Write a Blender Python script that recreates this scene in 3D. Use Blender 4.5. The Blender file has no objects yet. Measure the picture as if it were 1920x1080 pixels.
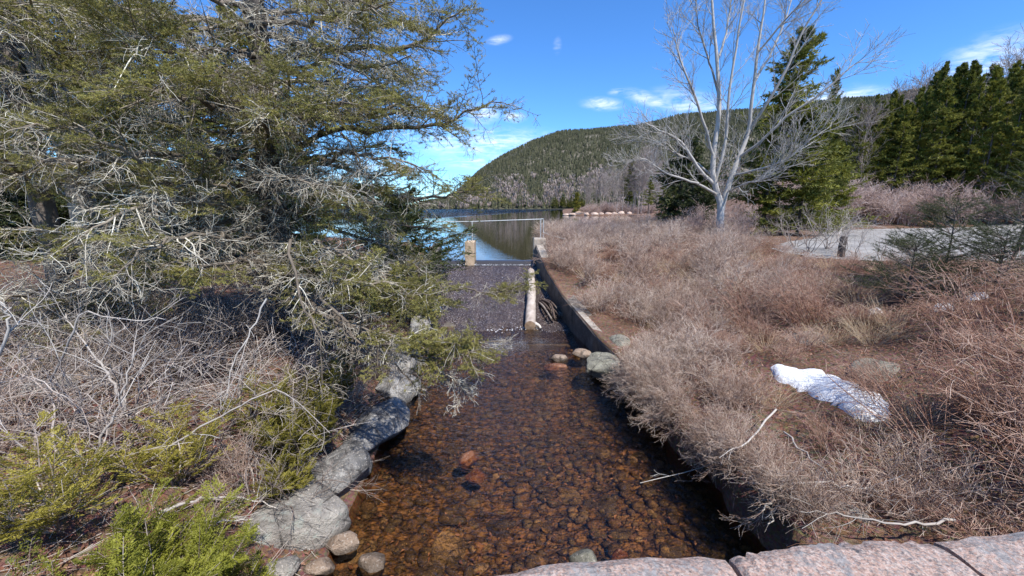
import bpy, math, random
import numpy as np
from mathutils import Vector, Matrix, Euler

rng = np.random.default_rng(7)
random.seed(7)
SC = bpy.context.scene
COL = SC.collection

# ------------------------------------------------------------------ camera, sky, sun, exposure
F = 747.0
PITCH = math.radians(11.45)
EYE = np.array([0.0, 0.0, 4.0])
cam_d = bpy.data.cameras.new('camera')
cam = bpy.data.objects.new('camera', cam_d)
COL.objects.link(cam)
cam.location = EYE
cam.rotation_euler = (math.radians(90) - PITCH, 0, 0)
cam_d.sensor_width = 36
cam_d.lens = 36 * F / 1920
cam_d.clip_start = 0.05
cam_d.clip_end = 9000
SC.camera = cam

SUN_EL, SUN_AZ = 56.0, 146.0          # azimuth clockwise from the view direction
sun_d = bpy.data.lights.new('sun', 'SUN')
sun_d.energy = 4.6
sun_d.angle = math.radians(0.53)
sun_d.color = (1.0, 0.955, 0.89)
sun = bpy.data.objects.new('sun', sun_d)
COL.objects.link(sun)
el, az = math.radians(SUN_EL), math.radians(SUN_AZ)
sv = Vector((math.sin(az) * math.cos(el), math.cos(az) * math.cos(el), math.sin(el)))
sun.rotation_euler = (-sv).to_track_quat('-Z', 'Y').to_euler()
sun.location = sv * 60

SC.view_settings.view_transform = 'Standard'
SC.view_settings.look = 'None'
SC.view_settings.gamma = 1.0
SC.view_settings.exposure = 0.60
SC.cycles.max_bounces = 8
SC.cycles.transparent_max_bounces = 12
SC.cycles.caustics_reflective = False
SC.cycles.caustics_refractive = False
SC.cycles.sample_clamp_indirect = 6.0

# ray helpers: a pixel of the 1920 x 1080 photograph to a point with a real distance
_fw = np.array([0, math.cos(PITCH), -math.sin(PITCH)])
_up = np.array([0, math.sin(PITCH), math.cos(PITCH)])
_rt = np.array([1.0, 0, 0])
def ray(px, py): return _fw + (px - 960) / F * _rt - (py - 540) / F * _up
def at(px, py, Y):
    v = ray(px, py); return EYE + Y / v[1] * v
def onz(px, py, z):
    v = ray(px, py); return EYE + (z - 4) / v[2] * v

# ------------------------------------------------------------------ node helpers
class NT:
    def __init__(s, tree): s.t = tree; s.n = tree.nodes; s.l = tree.links
    def node(s, typ, **kw):
        n = s.n.new(typ)
        for k, v in kw.items():
            if k == 'inp':
                for a, b in v.items():
                    if hasattr(b, 'is_linked') or isinstance(b, bpy.types.NodeSocket): s.l.new(b, n.inputs[a])
                    else: n.inputs[a].default_value = b
            else: setattr(n, k, v)
        return n
    def math(s, op, a, b=None, clamp=False):
        n = s.n.new('ShaderNodeMath'); n.operation = op; n.use_clamp = clamp
        for i, v in enumerate((a, b)):
            if v is None: continue
            if isinstance(v, bpy.types.NodeSocket): s.l.new(v, n.inputs[i])
            else: n.inputs[i].default_value = v
        return n.outputs[0]
    def noise(s, vec, scale, detail=4, rough=.55, dist=0.0):
        n = s.n.new('ShaderNodeTexNoise'); n.inputs['Scale'].default_value = scale
        n.inputs['Detail'].default_value = detail; n.inputs['Roughness'].default_value = rough
        n.inputs['Distortion'].default_value = dist
        if vec is not None: s.l.new(vec, n.inputs['Vector'])
        return n.outputs['Fac']
    def voro(s, vec, scale, out='Distance', feature='F1'):
        n = s.n.new('ShaderNodeTexVoronoi'); n.feature = feature; n.inputs['Scale'].default_value = scale
        s.l.new(vec, n.inputs['Vector'])
        return n.outputs[out]
    def ramp(s, fac, stops, interp='LINEAR'):
        n = s.n.new('ShaderNodeValToRGB'); cr = n.color_ramp; cr.interpolation = interp
        while len(cr.elements) > 1: cr.elements.remove(cr.elements[-1])
        for i, (p, c) in enumerate(stops):
            e = cr.elements[0] if i == 0 else cr.elements.new(p)
            e.position = p; e.color = (*c, 1) if len(c) == 3 else c
        s.l.new(fac, n.inputs['Fac'])
        return n.outputs['Color']
    def mix(s, fac, a, b, mode='MIX'):
        n = s.n.new('ShaderNodeMix'); n.data_type = 'RGBA'; n.blend_type = mode; n.clamp_factor = True
        for i, v in ((0, fac), (6, a), (7, b)):
            if isinstance(v, bpy.types.NodeSocket): s.l.new(v, n.inputs[i])
            elif i == 0: n.inputs[0].default_value = v
            else: n.inputs[i].default_value = (*v, 1)
        return n.outputs[2]
    def maprange(s, v, a, b, c=0, d=1, smooth=True):
        n = s.n.new('ShaderNodeMapRange'); n.interpolation_type = 'SMOOTHSTEP' if smooth else 'LINEAR'
        s.l.new(v, n.inputs[0])
        for i, q in enumerate((a, b, c, d)): n.inputs[i + 1].default_value = q
        return n.outputs[0]
    def mapping(s, vec, scale=(1, 1, 1), rot=(0, 0, 0), loc=(0, 0, 0)):
        n = s.n.new('ShaderNodeMapping'); s.l.new(vec, n.inputs[0])
        n.inputs['Location'].default_value = loc; n.inputs['Rotation'].default_value = rot; n.inputs['Scale'].default_value = scale
        return n.outputs[0]
    def bump(s, h, strength=.5, dist=.02):
        n = s.n.new('ShaderNodeBump'); s.l.new(h, n.inputs['Height'])
        if isinstance(strength, bpy.types.NodeSocket): s.l.new(strength, n.inputs['Strength'])
        else: n.inputs['Strength'].default_value = strength
        n.inputs['Distance'].default_value = dist
        return n.outputs[0]

def new_mat(name):
    m = bpy.data.materials.new(name); m.use_nodes = True
    m.node_tree.nodes.clear()
    t = NT(m.node_tree)
    t.out = t.node('ShaderNodeOutputMaterial')
    return m, t
def finish(t, col, rough=.8, normal=None, spec=.3, transl=0.0, extra=None):
    b = t.node('ShaderNodeBsdfPrincipled')
    if isinstance(col, bpy.types.NodeSocket): t.l.new(col, b.inputs['Base Color'])
    else: b.inputs['Base Color'].default_value = (*col, 1)
    if isinstance(rough, bpy.types.NodeSocket): t.l.new(rough, b.inputs['Roughness'])
    else: b.inputs['Roughness'].default_value = rough
    b.inputs['Specular IOR Level'].default_value = spec
    if normal is not None: t.l.new(normal, b.inputs['Normal'])
    sh = b.outputs[0]
    if transl > 0:
        tr = t.node('ShaderNodeBsdfTranslucent')
        if isinstance(col, bpy.types.NodeSocket): t.l.new(col, tr.inputs[0])
        else: tr.inputs[0].default_value = (*col, 1)
        mx = t.node('ShaderNodeMixShader'); mx.inputs[0].default_value = transl
        t.l.new(sh, mx.inputs[1]); t.l.new(tr.outputs[0], mx.inputs[2]); sh = mx.outputs[0]
    t.l.new(sh, t.out.inputs[0])
    return b
def tint_of(t): return t.node('ShaderNodeAttribute', attribute_name='tint').outputs['Fac']
def pos_of(t): return t.node('ShaderNodeNewGeometry').outputs['Position']
def obj_of(t): return t.node('ShaderNodeTexCoord').outputs['Object']

# ------------------------------------------------------------------ sky
W = bpy.data.worlds.new('World'); SC.world = W; W.use_nodes = True
W.node_tree.nodes.clear()
t = NT(W.node_tree)
sky = t.node('ShaderNodeTexSky', sky_type='NISHITA', sun_disc=False, sun_elevation=el, sun_rotation=az,
             altitude=800.0, air_density=1.0, dust_density=0.05, ozone_density=2.0)
hs0 = t.node('ShaderNodeHueSaturation', inp={'Saturation': 1.12, 'Value': 1.0, 'Color': sky.outputs[0]})
hs = t.node('ShaderNodeVectorMath', operation='MULTIPLY', inp={0: hs0.outputs[0], 1: (.60, .96, 1.34)})
gen = t.node('ShaderNodeTexCoord').outputs['Generated']
def blob(px, py, sx, sz, power, rot=0.0):
    v = ray(px, py); v = v / np.linalg.norm(v)
    sub = t.node('ShaderNodeVectorMath', operation='SUBTRACT', inp={1: tuple(v)}); t.l.new(gen, sub.inputs[0])
    mp = t.mapping(sub.outputs[0], rot=(0, rot, 0))
    ml = t.node('ShaderNodeVectorMath', operation='MULTIPLY', inp={0: mp, 1: (1 / sx, .6, 1 / sz)})
    ln = t.node('ShaderNodeVectorMath', operation='LENGTH', inp={0: ml.outputs[0]})
    return t.math('MULTIPLY', t.maprange(ln.outputs['Value'], 1.0, 0.1), power)
fib = t.noise(t.mapping(gen, scale=(5, 5, 26), rot=(0, .12, 0)), 2.2, 6, .62, 1.2)
fib = t.maprange(fib, .36, .74)
fine = t.maprange(t.noise(t.mapping(gen, scale=(9, 9, 20), rot=(0, .3, 0)), 4.0, 6, .6, .6), .35, .7)
fac = None
for b in [(935, 75, .036, .011, .55, .15), (1128, 195, .06, .018, .75, -.1), (1215, 186, .08, .018, .7, -.35), (965, 220, .035, .016, .9, 0),
          (905, 213, .05, .03, .95, 0), (900, 268, .25, .045, .75, 0.02), (930, 302, .2, .03, .7, 0), (1290, 195, .10, .035, .7, -.3),
          (1560, 185, .11, .03, .8, -.2), (1852, 115, .05, .05, .7, .8), (1160, 172, .03, .01, .5, 0), (640, 330, .2, .06, .6, 0), (1045, 86, .012, .02, .2, 0)]:
    q = blob(*b)
    fac = q if fac is None else t.math('MAXIMUM', fac, q)
cl = t.math('MULTIPLY', fac, t.math('ADD', t.math('MULTIPLY', fib, .75), t.math('MULTIPLY', fine, .4)), clamp=True)
cm = t.mix(cl, hs.outputs[0], (7.6, 8.0, 8.6))
bg = t.node('ShaderNodeBackground', inp={'Color': cm, 'Strength': 0.122})
t.l.new(bg.outputs[0], t.node('ShaderNodeOutputWorld').inputs[0])

# ------------------------------------------------------------------ object helpers
def link(o, parent=None):
    COL.objects.link(o)
    if parent is not None: o.parent = parent
    return o
def tag(o, label=None, cat=None, group=None, kind=None):
    if label: o['label'] = label
    if cat: o['category'] = cat
    if group: o['group'] = group
    if kind: o['kind'] = kind
    return o
def thing(name, label, cat, loc=(0, 0, 0), group=None, rz=0.0):
    o = bpy.data.objects.new(name, None); o.empty_display_size = .2
    o.location = loc; o.rotation_euler = (0, 0, rz)
    return tag(link(o), label, cat, group)
def mesh_of(name, parts, mat, smooth=True):
    """parts: list of (V, F, tint) with F an (m, k) index array, k = 3 or 4"""
    V = np.concatenate([p[0] for p in parts]).astype(np.float32)
    T = np.concatenate([np.broadcast_to(np.asarray(p[2], np.float32), (len(p[0]),)) for p in parts])
    loops, starts, tot, off, base = [], [], 0, 0, 0
    for v, f, _ in parts:
        f = np.asarray(f, np.int32) + base
        loops.append(f.ravel()); starts.append(tot + np.arange(len(f), dtype=np.int32) * f.shape[1])
        tot += f.size; base += len(v)
    loops = np.concatenate(loops); starts = np.concatenate(starts)
    me = bpy.data.meshes.new(name)
    me.vertices.add(len(V)); me.vertices.foreach_set('co', V.ravel())
    me.loops.add(len(loops)); me.loops.foreach_set('vertex_index', loops)
    me.polygons.add(len(starts)); me.polygons.foreach_set('loop_start', starts)
    me.polygons.foreach_set('use_smooth', np.full(len(starts), smooth, bool))
    a = me.attributes.new('tint', 'FLOAT', 'POINT'); a.data.foreach_set('value', T)
    me.materials.append(mat)
    me.update(calc_edges=True); me.validate()
    return me
def obj(name, parts, mat, parent=None, smooth=True, loc=None):
    o = bpy.data.objects.new(name, mesh_of(name, parts, mat, smooth))
    if loc is not None: o.location = loc
    return link(o, parent)
def dup(root, loc=None, rot=None, scale=None, label=None, group=None):
    r = root.copy(); COL.objects.link(r)
    if loc is not None: r.location = loc
    if rot is not None: r.rotation_euler = rot
    if scale is not None: r.scale = scale if hasattr(scale, '__len__') else (scale,) * 3
    if label: r['label'] = label
    if group: r['group'] = group
    for ch in list(root.children):
        c = ch.copy(); COL.objects.link(c); c.parent = r
        for g in list(ch.children):
            d = g.copy(); COL.objects.link(d); d.parent = c
    return r
def place(o, loc, rot=(0, 0, 0), scale=1.0, label=None, group=None):
    o.location = loc; o.rotation_euler = rot; o.scale = scale if hasattr(scale, '__len__') else (scale,) * 3
    if label: o['label'] = label
    if group: o['group'] = group
    return o

# ------------------------------------------------------------------ branch engine (numpy)
def nrm(v): return v / np.maximum(np.linalg.norm(v, axis=-1, keepdims=True), 1e-9)
def curve(pts, K, jit=0.0, r=rng):
    """Catmull-Rom through pts, resampled to K+1 points"""
    p = np.asarray(pts, float); n = len(p)
    q = np.vstack([2 * p[0] - p[1], p, 2 * p[-1] - p[-2]])
    out = []
    for u in np.linspace(0, n - 1 - 1e-6, K + 1):
        i = int(u); f = u - i; a, b, c, d = q[i:i + 4]
        out.append(.5 * ((2 * b) + (c - a) * f + (2 * a - 5 * b + 4 * c - d) * f * f + (-a + 3 * b - 3 * c + d) * f ** 3))
    out = np.array(out)
    if jit: out[1:] += r.normal(0, jit, out[1:].shape)
    return out
def tubes(P, R, sides=3, tint=None, r=rng):
    """P (N,K,3), R (N,K) -> one part"""
    N, K, _ = P.shape
    if N == 0: return (np.zeros((0, 3)), np.zeros((0, 4), int), 0)
    T = np.empty_like(P); T[:, 1:-1] = P[:, 2:] - P[:, :-2]; T[:, 0] = P[:, 1] - P[:, 0]; T[:, -1] = P[:, -1] - P[:, -2]
    T = nrm(T)
    ref = nrm(np.cross(T.mean(1), r.normal(size=(N, 3))))[:, None, :]
    U = nrm(np.cross(T, np.cross(ref, T) + 1e-6)); Vv = np.cross(T, U)
    a = np.arange(sides) * 2 * math.pi / sides
    V = P[:, :, None, :] + R[:, :, None, None] * (np.cos(a)[None, None, :, None] * U[:, :, None, :] + np.sin(a)[None, None, :, None] * Vv[:, :, None, :])
    idx = np.arange(N * K * sides).reshape(N, K, sides)
    a0 = idx[:, :-1, :]; a1 = np.roll(a0, -1, 2); b0 = idx[:, 1:, :]; b1 = np.roll(b0, -1, 2)
    Fq = np.stack([a0, a1, b1, b0], -1).reshape(-1, 4)
    if tint is None: tint = r.random(N)
    tt = np.repeat(np.asarray(tint), K * sides)
    return (V.reshape(-1, 3), Fq, tt)
def sample(P, R, par, tt):
    K = P.shape[1] - 1
    f = tt * K; i = np.minimum(f.astype(int), K - 1); f = (f - i)[:, None]
    a, b = P[par, i], P[par, i + 1]
    return a + (b - a) * f, nrm(b - a), R[par, i] * (1 - f[:, 0]) + R[par, i + 1] * f[:, 0]
def spawn(P, R, n, t0, t1, ang, L, K, rs=.6, rtip=.0015, wander=.15, up=0.0, flat=None, fall=.5, rmax=1e9, r=rng, sd=.35):
    """children of every parent branch; ang in degrees (lo, hi); flat = spray in a near-horizontal plane with that much scatter"""
    N = len(P); M = N * n
    par = np.repeat(np.arange(N), n)
    k = np.tile(np.arange(n), N)
    tt = t0 + (t1 - t0) * (k + r.random(M)) / n
    pos, T, rad = sample(P, R, par, tt)
    if flat is None:
        pv = nrm(np.cross(T, r.normal(size=(M, 3))))
    else:
        s = np.where((k + par) % 2 == 0, 1.0, -1.0)[:, None]
        pv = nrm(s * nrm(np.cross(T, np.array([0, 0, 1.0]) + r.normal(0, .05, (M, 3)))) + r.normal(0, flat, (M, 3)))
        pv = nrm(pv - T * (pv * T).sum(1, keepdims=True))
    a = np.radians(r.uniform(ang[0], ang[1], M))[:, None]
    d = np.cos(a) * T + np.sin(a) * pv
    ln = L * (1 - fall * tt) * np.clip(r.normal(1, sd, M), .3, 1.8)
    C = np.empty((M, K + 1, 3)); C[:, 0] = pos
    bend = r.normal(0, wander * .6, (M, 3))
    for j in range(K):
        d = nrm(d + bend / K * 2 + r.normal(0, wander, (M, 3)) * .6 + np.array([0, 0, up / K]))
        C[:, j + 1] = C[:, j] + d * (ln / K)[:, None]
    r0 = np.clip(rad * rs, rtip, rmax)
    lin = np.linspace(0, 1, K + 1)[None]
    RR = r0[:, None] * (1 - lin) + rtip * lin
    return C, RR
def needles(P, n, L, w, ang=(40, 65), r=rng, t0=0.0, tint=None, upb=0.0):
    """thin single triangles along every twig"""
    N = len(P); M = N * n
    par = np.repeat(np.arange(N), n)
    tt = np.clip(t0 + (1 - t0) * (np.tile(np.arange(n), N) + r.random(M)) / n, 0, .999)
    pos, T, _ = sample(P, np.zeros(P.shape[:2]), par, tt)
    pv = nrm(np.cross(T, r.normal(size=(M, 3)))); pv[:, 2] += upb; pv = nrm(pv)
    a = np.radians(r.uniform(ang[0], ang[1], M))[:, None]
    d = nrm(np.cos(a) * T + np.sin(a) * pv)
    s = nrm(np.cross(d, r.normal(size=(M, 3))))
    l = (L * r.uniform(.7, 1.25, M))[:, None]
    V = np.empty((M, 3, 3)); V[:, 0] = pos - s * w / 2; V[:, 1] = pos + s * w / 2; V[:, 2] = pos + d * l
    if tint is None: tint = r.random(N)
    tn = np.clip(np.repeat(tint, n) + r.normal(0, .08, M), 0, 1)
    return (V.reshape(-1, 3), np.arange(M * 3).reshape(M, 3), np.repeat(tn, 3))
def stems(n, spread, H, K, lean=(0, 0), r0=.008, rt=.002, base=.1, r=rng, wander=.12, up=.35):
    """a bunch of shoots from one root"""
    a = r.uniform(0, 2 * math.pi, n); rad = base * np.sqrt(r.random(n))
    P = np.empty((n, K + 1, 3)); P[:, 0] = np.stack([rad * np.cos(a), rad * np.sin(a), np.full(n, -.05)], 1)
    tilt = spread * r.uniform(.25, 1, n)
    d = nrm(np.stack([np.cos(a) * tilt + lean[0], np.sin(a) * tilt + lean[1], np.ones(n)], 1))
    ln = H * r.uniform(.6, 1.15, n)
    for j in range(K):
        d = nrm(d + r.normal(0, wander, (n, 3)) + np.array([0, 0, up / K * .5]))
        P[:, j + 1] = P[:, j] + d * (ln / K)[:, None]
    lin = np.linspace(0, 1, K + 1)[None]
    R = r0 * r.uniform(.6, 1.2, n)[:, None] * (1 - lin) + rt * lin
    return P, R

# ------------------------------------------------------------------ materials
def twig_mat(name, dark, mid, pale, scale=9.0):
    m, t = new_mat(name)
    n = t.noise(pos_of(t), scale, 3, .6)
    oi = t.node('ShaderNodeObjectInfo').outputs['Random']
    f = t.math('ADD', t.math('ADD', t.math('MULTIPLY', tint_of(t), .6), t.math('MULTIPLY', n, .42)), t.math('MULTIPLY', t.math('SUBTRACT', oi, .35), .24))
    c = t.ramp(f, [(.12, dark), (.5, mid), (.92, pale)])
    finish(t, c, .85, spec=.2); return m
def leaf_mat(name, a, b, c, transl=.25, rough=.55):
    m, t = new_mat(name)
    oi = t.node('ShaderNodeObjectInfo').outputs['Random']
    n = t.noise(pos_of(t), 1.7, 2, .5)
    f = t.math('ADD', t.math('ADD', t.math('MULTIPLY', tint_of(t), .55), t.math('MULTIPLY', n, .4)), t.math('MULTIPLY', oi, .14))
    finish(t, t.ramp(f, [(.15, a), (.5, b), (.95, c)]), rough, spec=.25, transl=transl); return m
M_LICHEN = twig_mat('lichened_twig', (.05, .036, .026), (.21, .175, .135), (.72, .68, .56))
M_PALE = twig_mat('pale_branch', (.17, .14, .12), (.36, .32, .28), (.6, .57, .52))
M_SHRUB = twig_mat('bare_shrub_twig', (.12, .07, .05), (.38, .262, .20), (.73, .63, .53))
M_ARCH = twig_mat('arching_stem', (.12, .055, .036), (.36, .205, .145), (.64, .49, .385))
M_ALDER = twig_mat('alder_twig', (.11, .08, .066), (.29, .235, .20), (.60, .54, .48))
M_STRAW = twig_mat('dry_straw', (.22, .13, .07), (.45, .32, .20), (.68, .56, .40))
M_REDBUSH = twig_mat('reddish_bush_twig', (.15, .09, .07), (.40, .275, .23), (.64, .53, .47))
M_BARK = twig_mat('spruce_bark', (.045, .036, .032), (.11, .09, .078), (.24, .21, .185), 16)
M_BIRCH = twig_mat('white_bark', (.15, .13, .115), (.30, .275, .25), (.54, .51, .475), 6)
M_GREYBARK = twig_mat('grey_bark', (.16, .135, .12), (.30, .265, .235), (.5, .47, .43), 8)
M_BROWNBARK = twig_mat('brown_grey_bark', (.13, .10, .088), (.26, .21, .185), (.46, .40, .365), 8)
M_NEEDLE = leaf_mat('spruce_needles', (.06, .06, .02), (.225, .205, .058), (.47, .43, .13))
M_NEEDLE_FAR = leaf_mat('far_spruce_needles', (.032, .042, .012), (.13, .14, .024), (.34, .32, .05), .3)
M_NEEDLE_DARK = leaf_mat('dark_spruce_needles', (.02, .028, .012), (.045, .06, .02), (.11, .12, .035), .2)
M_CEDAR = leaf_mat('cedar_foliage', (.10, .105, .016), (.22, .23, .032), (.43, .43, .07), .3)
M_CEDAR_DULL = leaf_mat('dull_cedar_foliage', (.10, .09, .02), (.22, .20, .038), (.38, .34, .07), .3)
M_CEDAR_MID = leaf_mat('yellowed_cedar_foliage', (.13, .11, .02), (.30, .26, .045), (.48, .42, .09), .3)
M_LITTER = leaf_mat('fallen_leaves', (.10, .045, .03), (.24, .12, .078), (.44, .27, .19), .1, .8)
M_BRACKEN = leaf_mat('dead_bracken', (.11, .05, .03), (.25, .125, .075), (.42, .26, .17), .15, .8)

def rock_mat(name, a, b, c, spot=(.03, .03, .03), lichen=None, sc=1.0):
    m, t = new_mat(name)
    p = obj_of(t)
    big = t.noise(p, 3.2 * sc, 5, .6)
    col = t.ramp(big, [(.3, a), (.5, b), (.68, c)])
    grain = t.noise(p, 55 * sc, 3, .7)
    col = t.mix(t.maprange(grain, .58, .7, 0, .7), col, spot)
    col = t.mix(t.maprange(t.noise(p, 38 * sc, 2, .6), .58, .68, 0, .55), col, (.62, .56, .5))
    if lichen:
        l = t.maprange(t.noise(p, 6 * sc, 7, .75, .6), .54, .63, 0, .7)
        col = t.mix(l, col, lichen)
    wet = t.node('ShaderNodeSeparateXYZ', inp={0: pos_of(t)}).outputs[2]
    wet = t.math('ADD', wet, t.math('MULTIPLY', t.math('SUBTRACT', t.noise(p, 5, 3), .5), .14))
    col = t.mix(t.maprange(wet, .11, .03), col, t.mix(.62 if not name.startswith('wet') else .1, col, (.03, .024, .018)))
    crk = t.voro(t.mapping(p, scale=(1, 1.6, 1.2)), 1.5 * sc, 'Distance', 'DISTANCE_TO_EDGE')
    crk = t.math('ADD', crk, t.math('MULTIPLY', t.math('SUBTRACT', t.noise(p, 6, 4), .5), .10))
    col = t.mix(t.maprange(crk, .02, .0, 0, .7), col, (.05, .045, .04))
    h = t.math('ADD', t.math('ADD', t.noise(p, 14 * sc, 7, .7), t.noise(p, 4 * sc, 5, .65)), t.math('MULTIPLY', grain, .3))
    finish(t, col, .85, t.bump(h, 1.0, .05), spec=.25); return m
M_ROCK_GREY = rock_mat('grey_granite', (.12, .112, .10), (.27, .25, .225), (.42, .39, .345), lichen=(.33, .36, .32))
M_ROCK_DARK = rock_mat('dark_granite', (.07, .07, .072), (.18, .175, .168), (.33, .32, .305), lichen=(.46, .45, .43))
M_ROCK_TAN = rock_mat('tan_granite', (.17, .12, .085), (.31, .23, .17), (.42, .33, .26))
M_ROCK_RED = rock_mat('wet_red_stone', (.13, .05, .028), (.26, .11, .06), (.36, .19, .12))
M_ROCK_GREEN = rock_mat('lichened_stone', (.12, .115, .09), (.23, .22, .17), (.33, .31, .25), lichen=(.33, .33, .25))
M_ROCK_PINK = rock_mat('pink_shore_granite', (.32, .21, .15), (.48, .35, .27), (.62, .5, .42), sc=.3)

# ground
M_GROUND, t = new_mat('leafy_soil')
p = pos_of(t)
n1 = t.noise(p, 1.3, 6, .65); n2 = t.noise(p, 9, 6, .7); n3 = t.voro(p, 26, 'Color')
col = t.ramp(n1, [(.3, (.10, .062, .045)), (.5, (.17, .10, .068)), (.7, (.20, .145, .105))])
col = t.mix(.4, col, t.ramp(n2, [(.3, (.05, .034, .026)), (.55, (.19, .115, .08)), (.75, (.33, .25, .19))]))
col = t.mix(.25, col, n3, 'OVERLAY')
far = t.node('ShaderNodeSeparateXYZ', inp={0: p})
finish(t, col, .95, t.bump(t.math('ADD', n2, t.noise(p, 40, 4, .7)), .8, .04), spec=.1)

M_BED, t = new_mat('streambed_gravel')
p = pos_of(t)
vc = t.voro(p, 7, 'Color'); hue = t.node('ShaderNodeSeparateColor', inp={0: vc}).outputs[0]
col = t.ramp(hue, [(0, (.09, .055, .03)), (.35, (.20, .11, .05)), (.6, (.30, .17, .075)), (.8, (.15, .10, .06)), (1, (.36, .22, .11))])
col = t.mix(.5, col, t.ramp(t.noise(p, 22, 5, .7), [(.3, (.05, .03, .016)), (.7, (.40, .24, .11))]))
d = t.voro(p, 7); d2 = t.voro(p, 22)
col = t.mix(t.maprange(d, .35, .75, 0, .8), col, (.03, .02, .012))
finish(t, col, .7, t.bump(t.math('ADD', t.math('MULTIPLY', d, -1.0), t.math('MULTIPLY', d2, -.4)), 1.0, .1))
M_COBBLE, t = new_mat('streambed_cobble')
p = obj_of(t)
oi = t.node('ShaderNodeObjectInfo').outputs['Random']
tn = t.math('FRACT', t.math('ADD', tint_of(t), oi))
col = t.ramp(tn, [(0, (.05, .04, .03)), (.2, (.15, .095, .055)), (.34, (.33, .165, .075)), (.45, (.11, .092, .07)), (.58, (.38, .235, .11)), (.7, (.10, .085, .062)), (.8, (.20, .16, .10)), (.9, (.48, .34, .19)), (1, (.07, .065, .055))])
pw_ = pos_of(t)
col = t.mix(t.maprange(t.noise(pw_, 1.6, 5, .7), .40, .62, 0, .7), col, (.075, .06, .042))
col = t.mix(t.maprange(t.noise(pw_, 7, 7, .8, .6), .44, .60, 0, .95), col, t.ramp(t.noise(pw_, 3.1, 4, .6), [(.35, (.035, .026, .018)), (.55, (.09, .065, .04)), (.68, (.17, .13, .08))]))
col = t.mix(t.maprange(t.noise(pw_, 19, 6, .8, .5), .5, .6, 0, .8), col, (.045, .032, .02))
col = t.mix(t.maprange(t.noise(pw_, 40, 4, .75), .55, .68, 0, .7), col, (.50, .36, .20))
finish(t, col, .75, t.bump(t.noise(pw_, 30, 5, .7), .9, .03))

def water_mat(name, tint, lake=False):
    m, t = new_mat(name)
    p = pos_of(t)
    if not lake:
        sp = t.node('ShaderNodeSeparateXYZ', inp={0: p})
        rough = t.maprange(sp.outputs[1], 3.6, 9.5, .45, 1.0)
        n = t.noise(t.mapping(p, scale=(1.6, 2.6, 1)), 3.4, 4, .55, .8)
        n = t.math('ADD', n, t.math('MULTIPLY', t.noise(t.mapping(p, scale=(1, 1.7, 1), rot=(0, 0, .5)), 11, 3, .5, .5), .35))
        nb = t.bump(n, rough, .085)
        rg = .015
    else:
        sp = t.node('ShaderNodeSeparateXYZ', inp={0: p})
        q = t.math('SUBTRACT', t.math('SUBTRACT', sp.outputs[1], 118.0), t.math('MULTIPLY', t.math('ADD', sp.outputs[0], 12.0), 4.6))
        q = t.math('ADD', q, t.math('MULTIPLY', t.math('SUBTRACT', t.noise(t.mapping(p, scale=(.02, .06, 1)), 1.0, 3), .5), 60.0))
        rip = t.maprange(q, 0, 35)
        st = t.math('ADD', t.math('MULTIPLY', rip, 1.0), .012)
        n = t.noise(t.mapping(p, scale=(.8, 2.2, 1)), 1.6, 4, .6)
        nb = t.bump(n, st, .5)
        rg = .02
    fr = t.node('ShaderNodeFresnel', inp={'IOR': 1.34 if lake else 1.38, 'Normal': nb})
    gl = t.node('ShaderNodeBsdfGlossy', inp={'Roughness': rg, 'Normal': nb, 'Color': (.95, .97, 1, 1)})
    tr = t.node('ShaderNodeBsdfTransparent', inp={'Color': (*tint, 1)})
    mx = t.node('ShaderNodeMixShader', inp={0: fr.outputs[0], 1: tr.outputs[0], 2: gl.outputs[0]})
    t.l.new(mx.outputs[0], t.out.inputs[0])
    return m
M_STREAM = water_mat('stream_water', (.79, .65, .48))
M_LAKE = water_mat('lake_water', (.42, .42, .28), True)

# ------------------------------------------------------------------ ground
def interp(Y, xs, ys): return np.interp(Y, xs, ys)
XLy = [-8, 3.7, 5.4, 8, 11.5, 13.2, 19.8, 21.5, 25, 40, 80, 150, 300, 600, 5000]
XLx = [-2.2, -2.15, -2.22, -2.4, -2.95, -2.95, -3.6, -3.7, -9, -25, -80, -160, -260, -330, -400]
XRy = [-8, 4.2, 5.3, 6.2, 8.6, 11.1, 13.9, 16.5, 19.8, 22, 26, 35, 55, 80, 100, 122, 128, 131, 142, 150, 200, 400, 600, 5000]
XRx = [3.05, 3.02, 2.95, 2.72, 2.6, 2.2, 1.74, 1.42, 1.18, 1.28, 1.5, 2.7, 8.5, 24, 34, 42, 30, 17.5, 18.5, 19.5, 25, 50, 80, 120]
def XL(Y): return np.interp(Y, XLy, XLx)
def XR(Y):
    Y = np.asarray(Y, float)
    return np.interp(Y, XRy, XRx) + (Y < 8.6) * (.07 * np.sin(Y * 5.1) + .05 * np.sin(Y * 11.7 + 1)) * np.clip((8.6 - Y) / 1.0, 0, 1)
def sm(v): v = np.clip(v, 0, 1); return v * v * (3 - 2 * v)
def wob(x, y, s, ph=0.0):
    return (np.sin(x * s * 1.0 + 1.3 + ph) * np.cos(y * s * 1.17 + .4 + ph) + .6 * np.sin(x * s * 2.3 + y * s * 1.9 + 2 + ph)
            + .35 * np.sin(x * s * 4.7 - y * s * 3.9 + ph * 2))
EBy = [-8, 3, 5, 7, 9, 11, 13, 16, 19, 22, 40, 80, 120, 135, 160, 300, 5000]
EBz = [.75, .68, .62, .58, .55, .66, .88, 1.45, 1.95, 2.1, 1.85, 1.7, 1.5, 1.5, 1.5, 1.5, 1.5]
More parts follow.
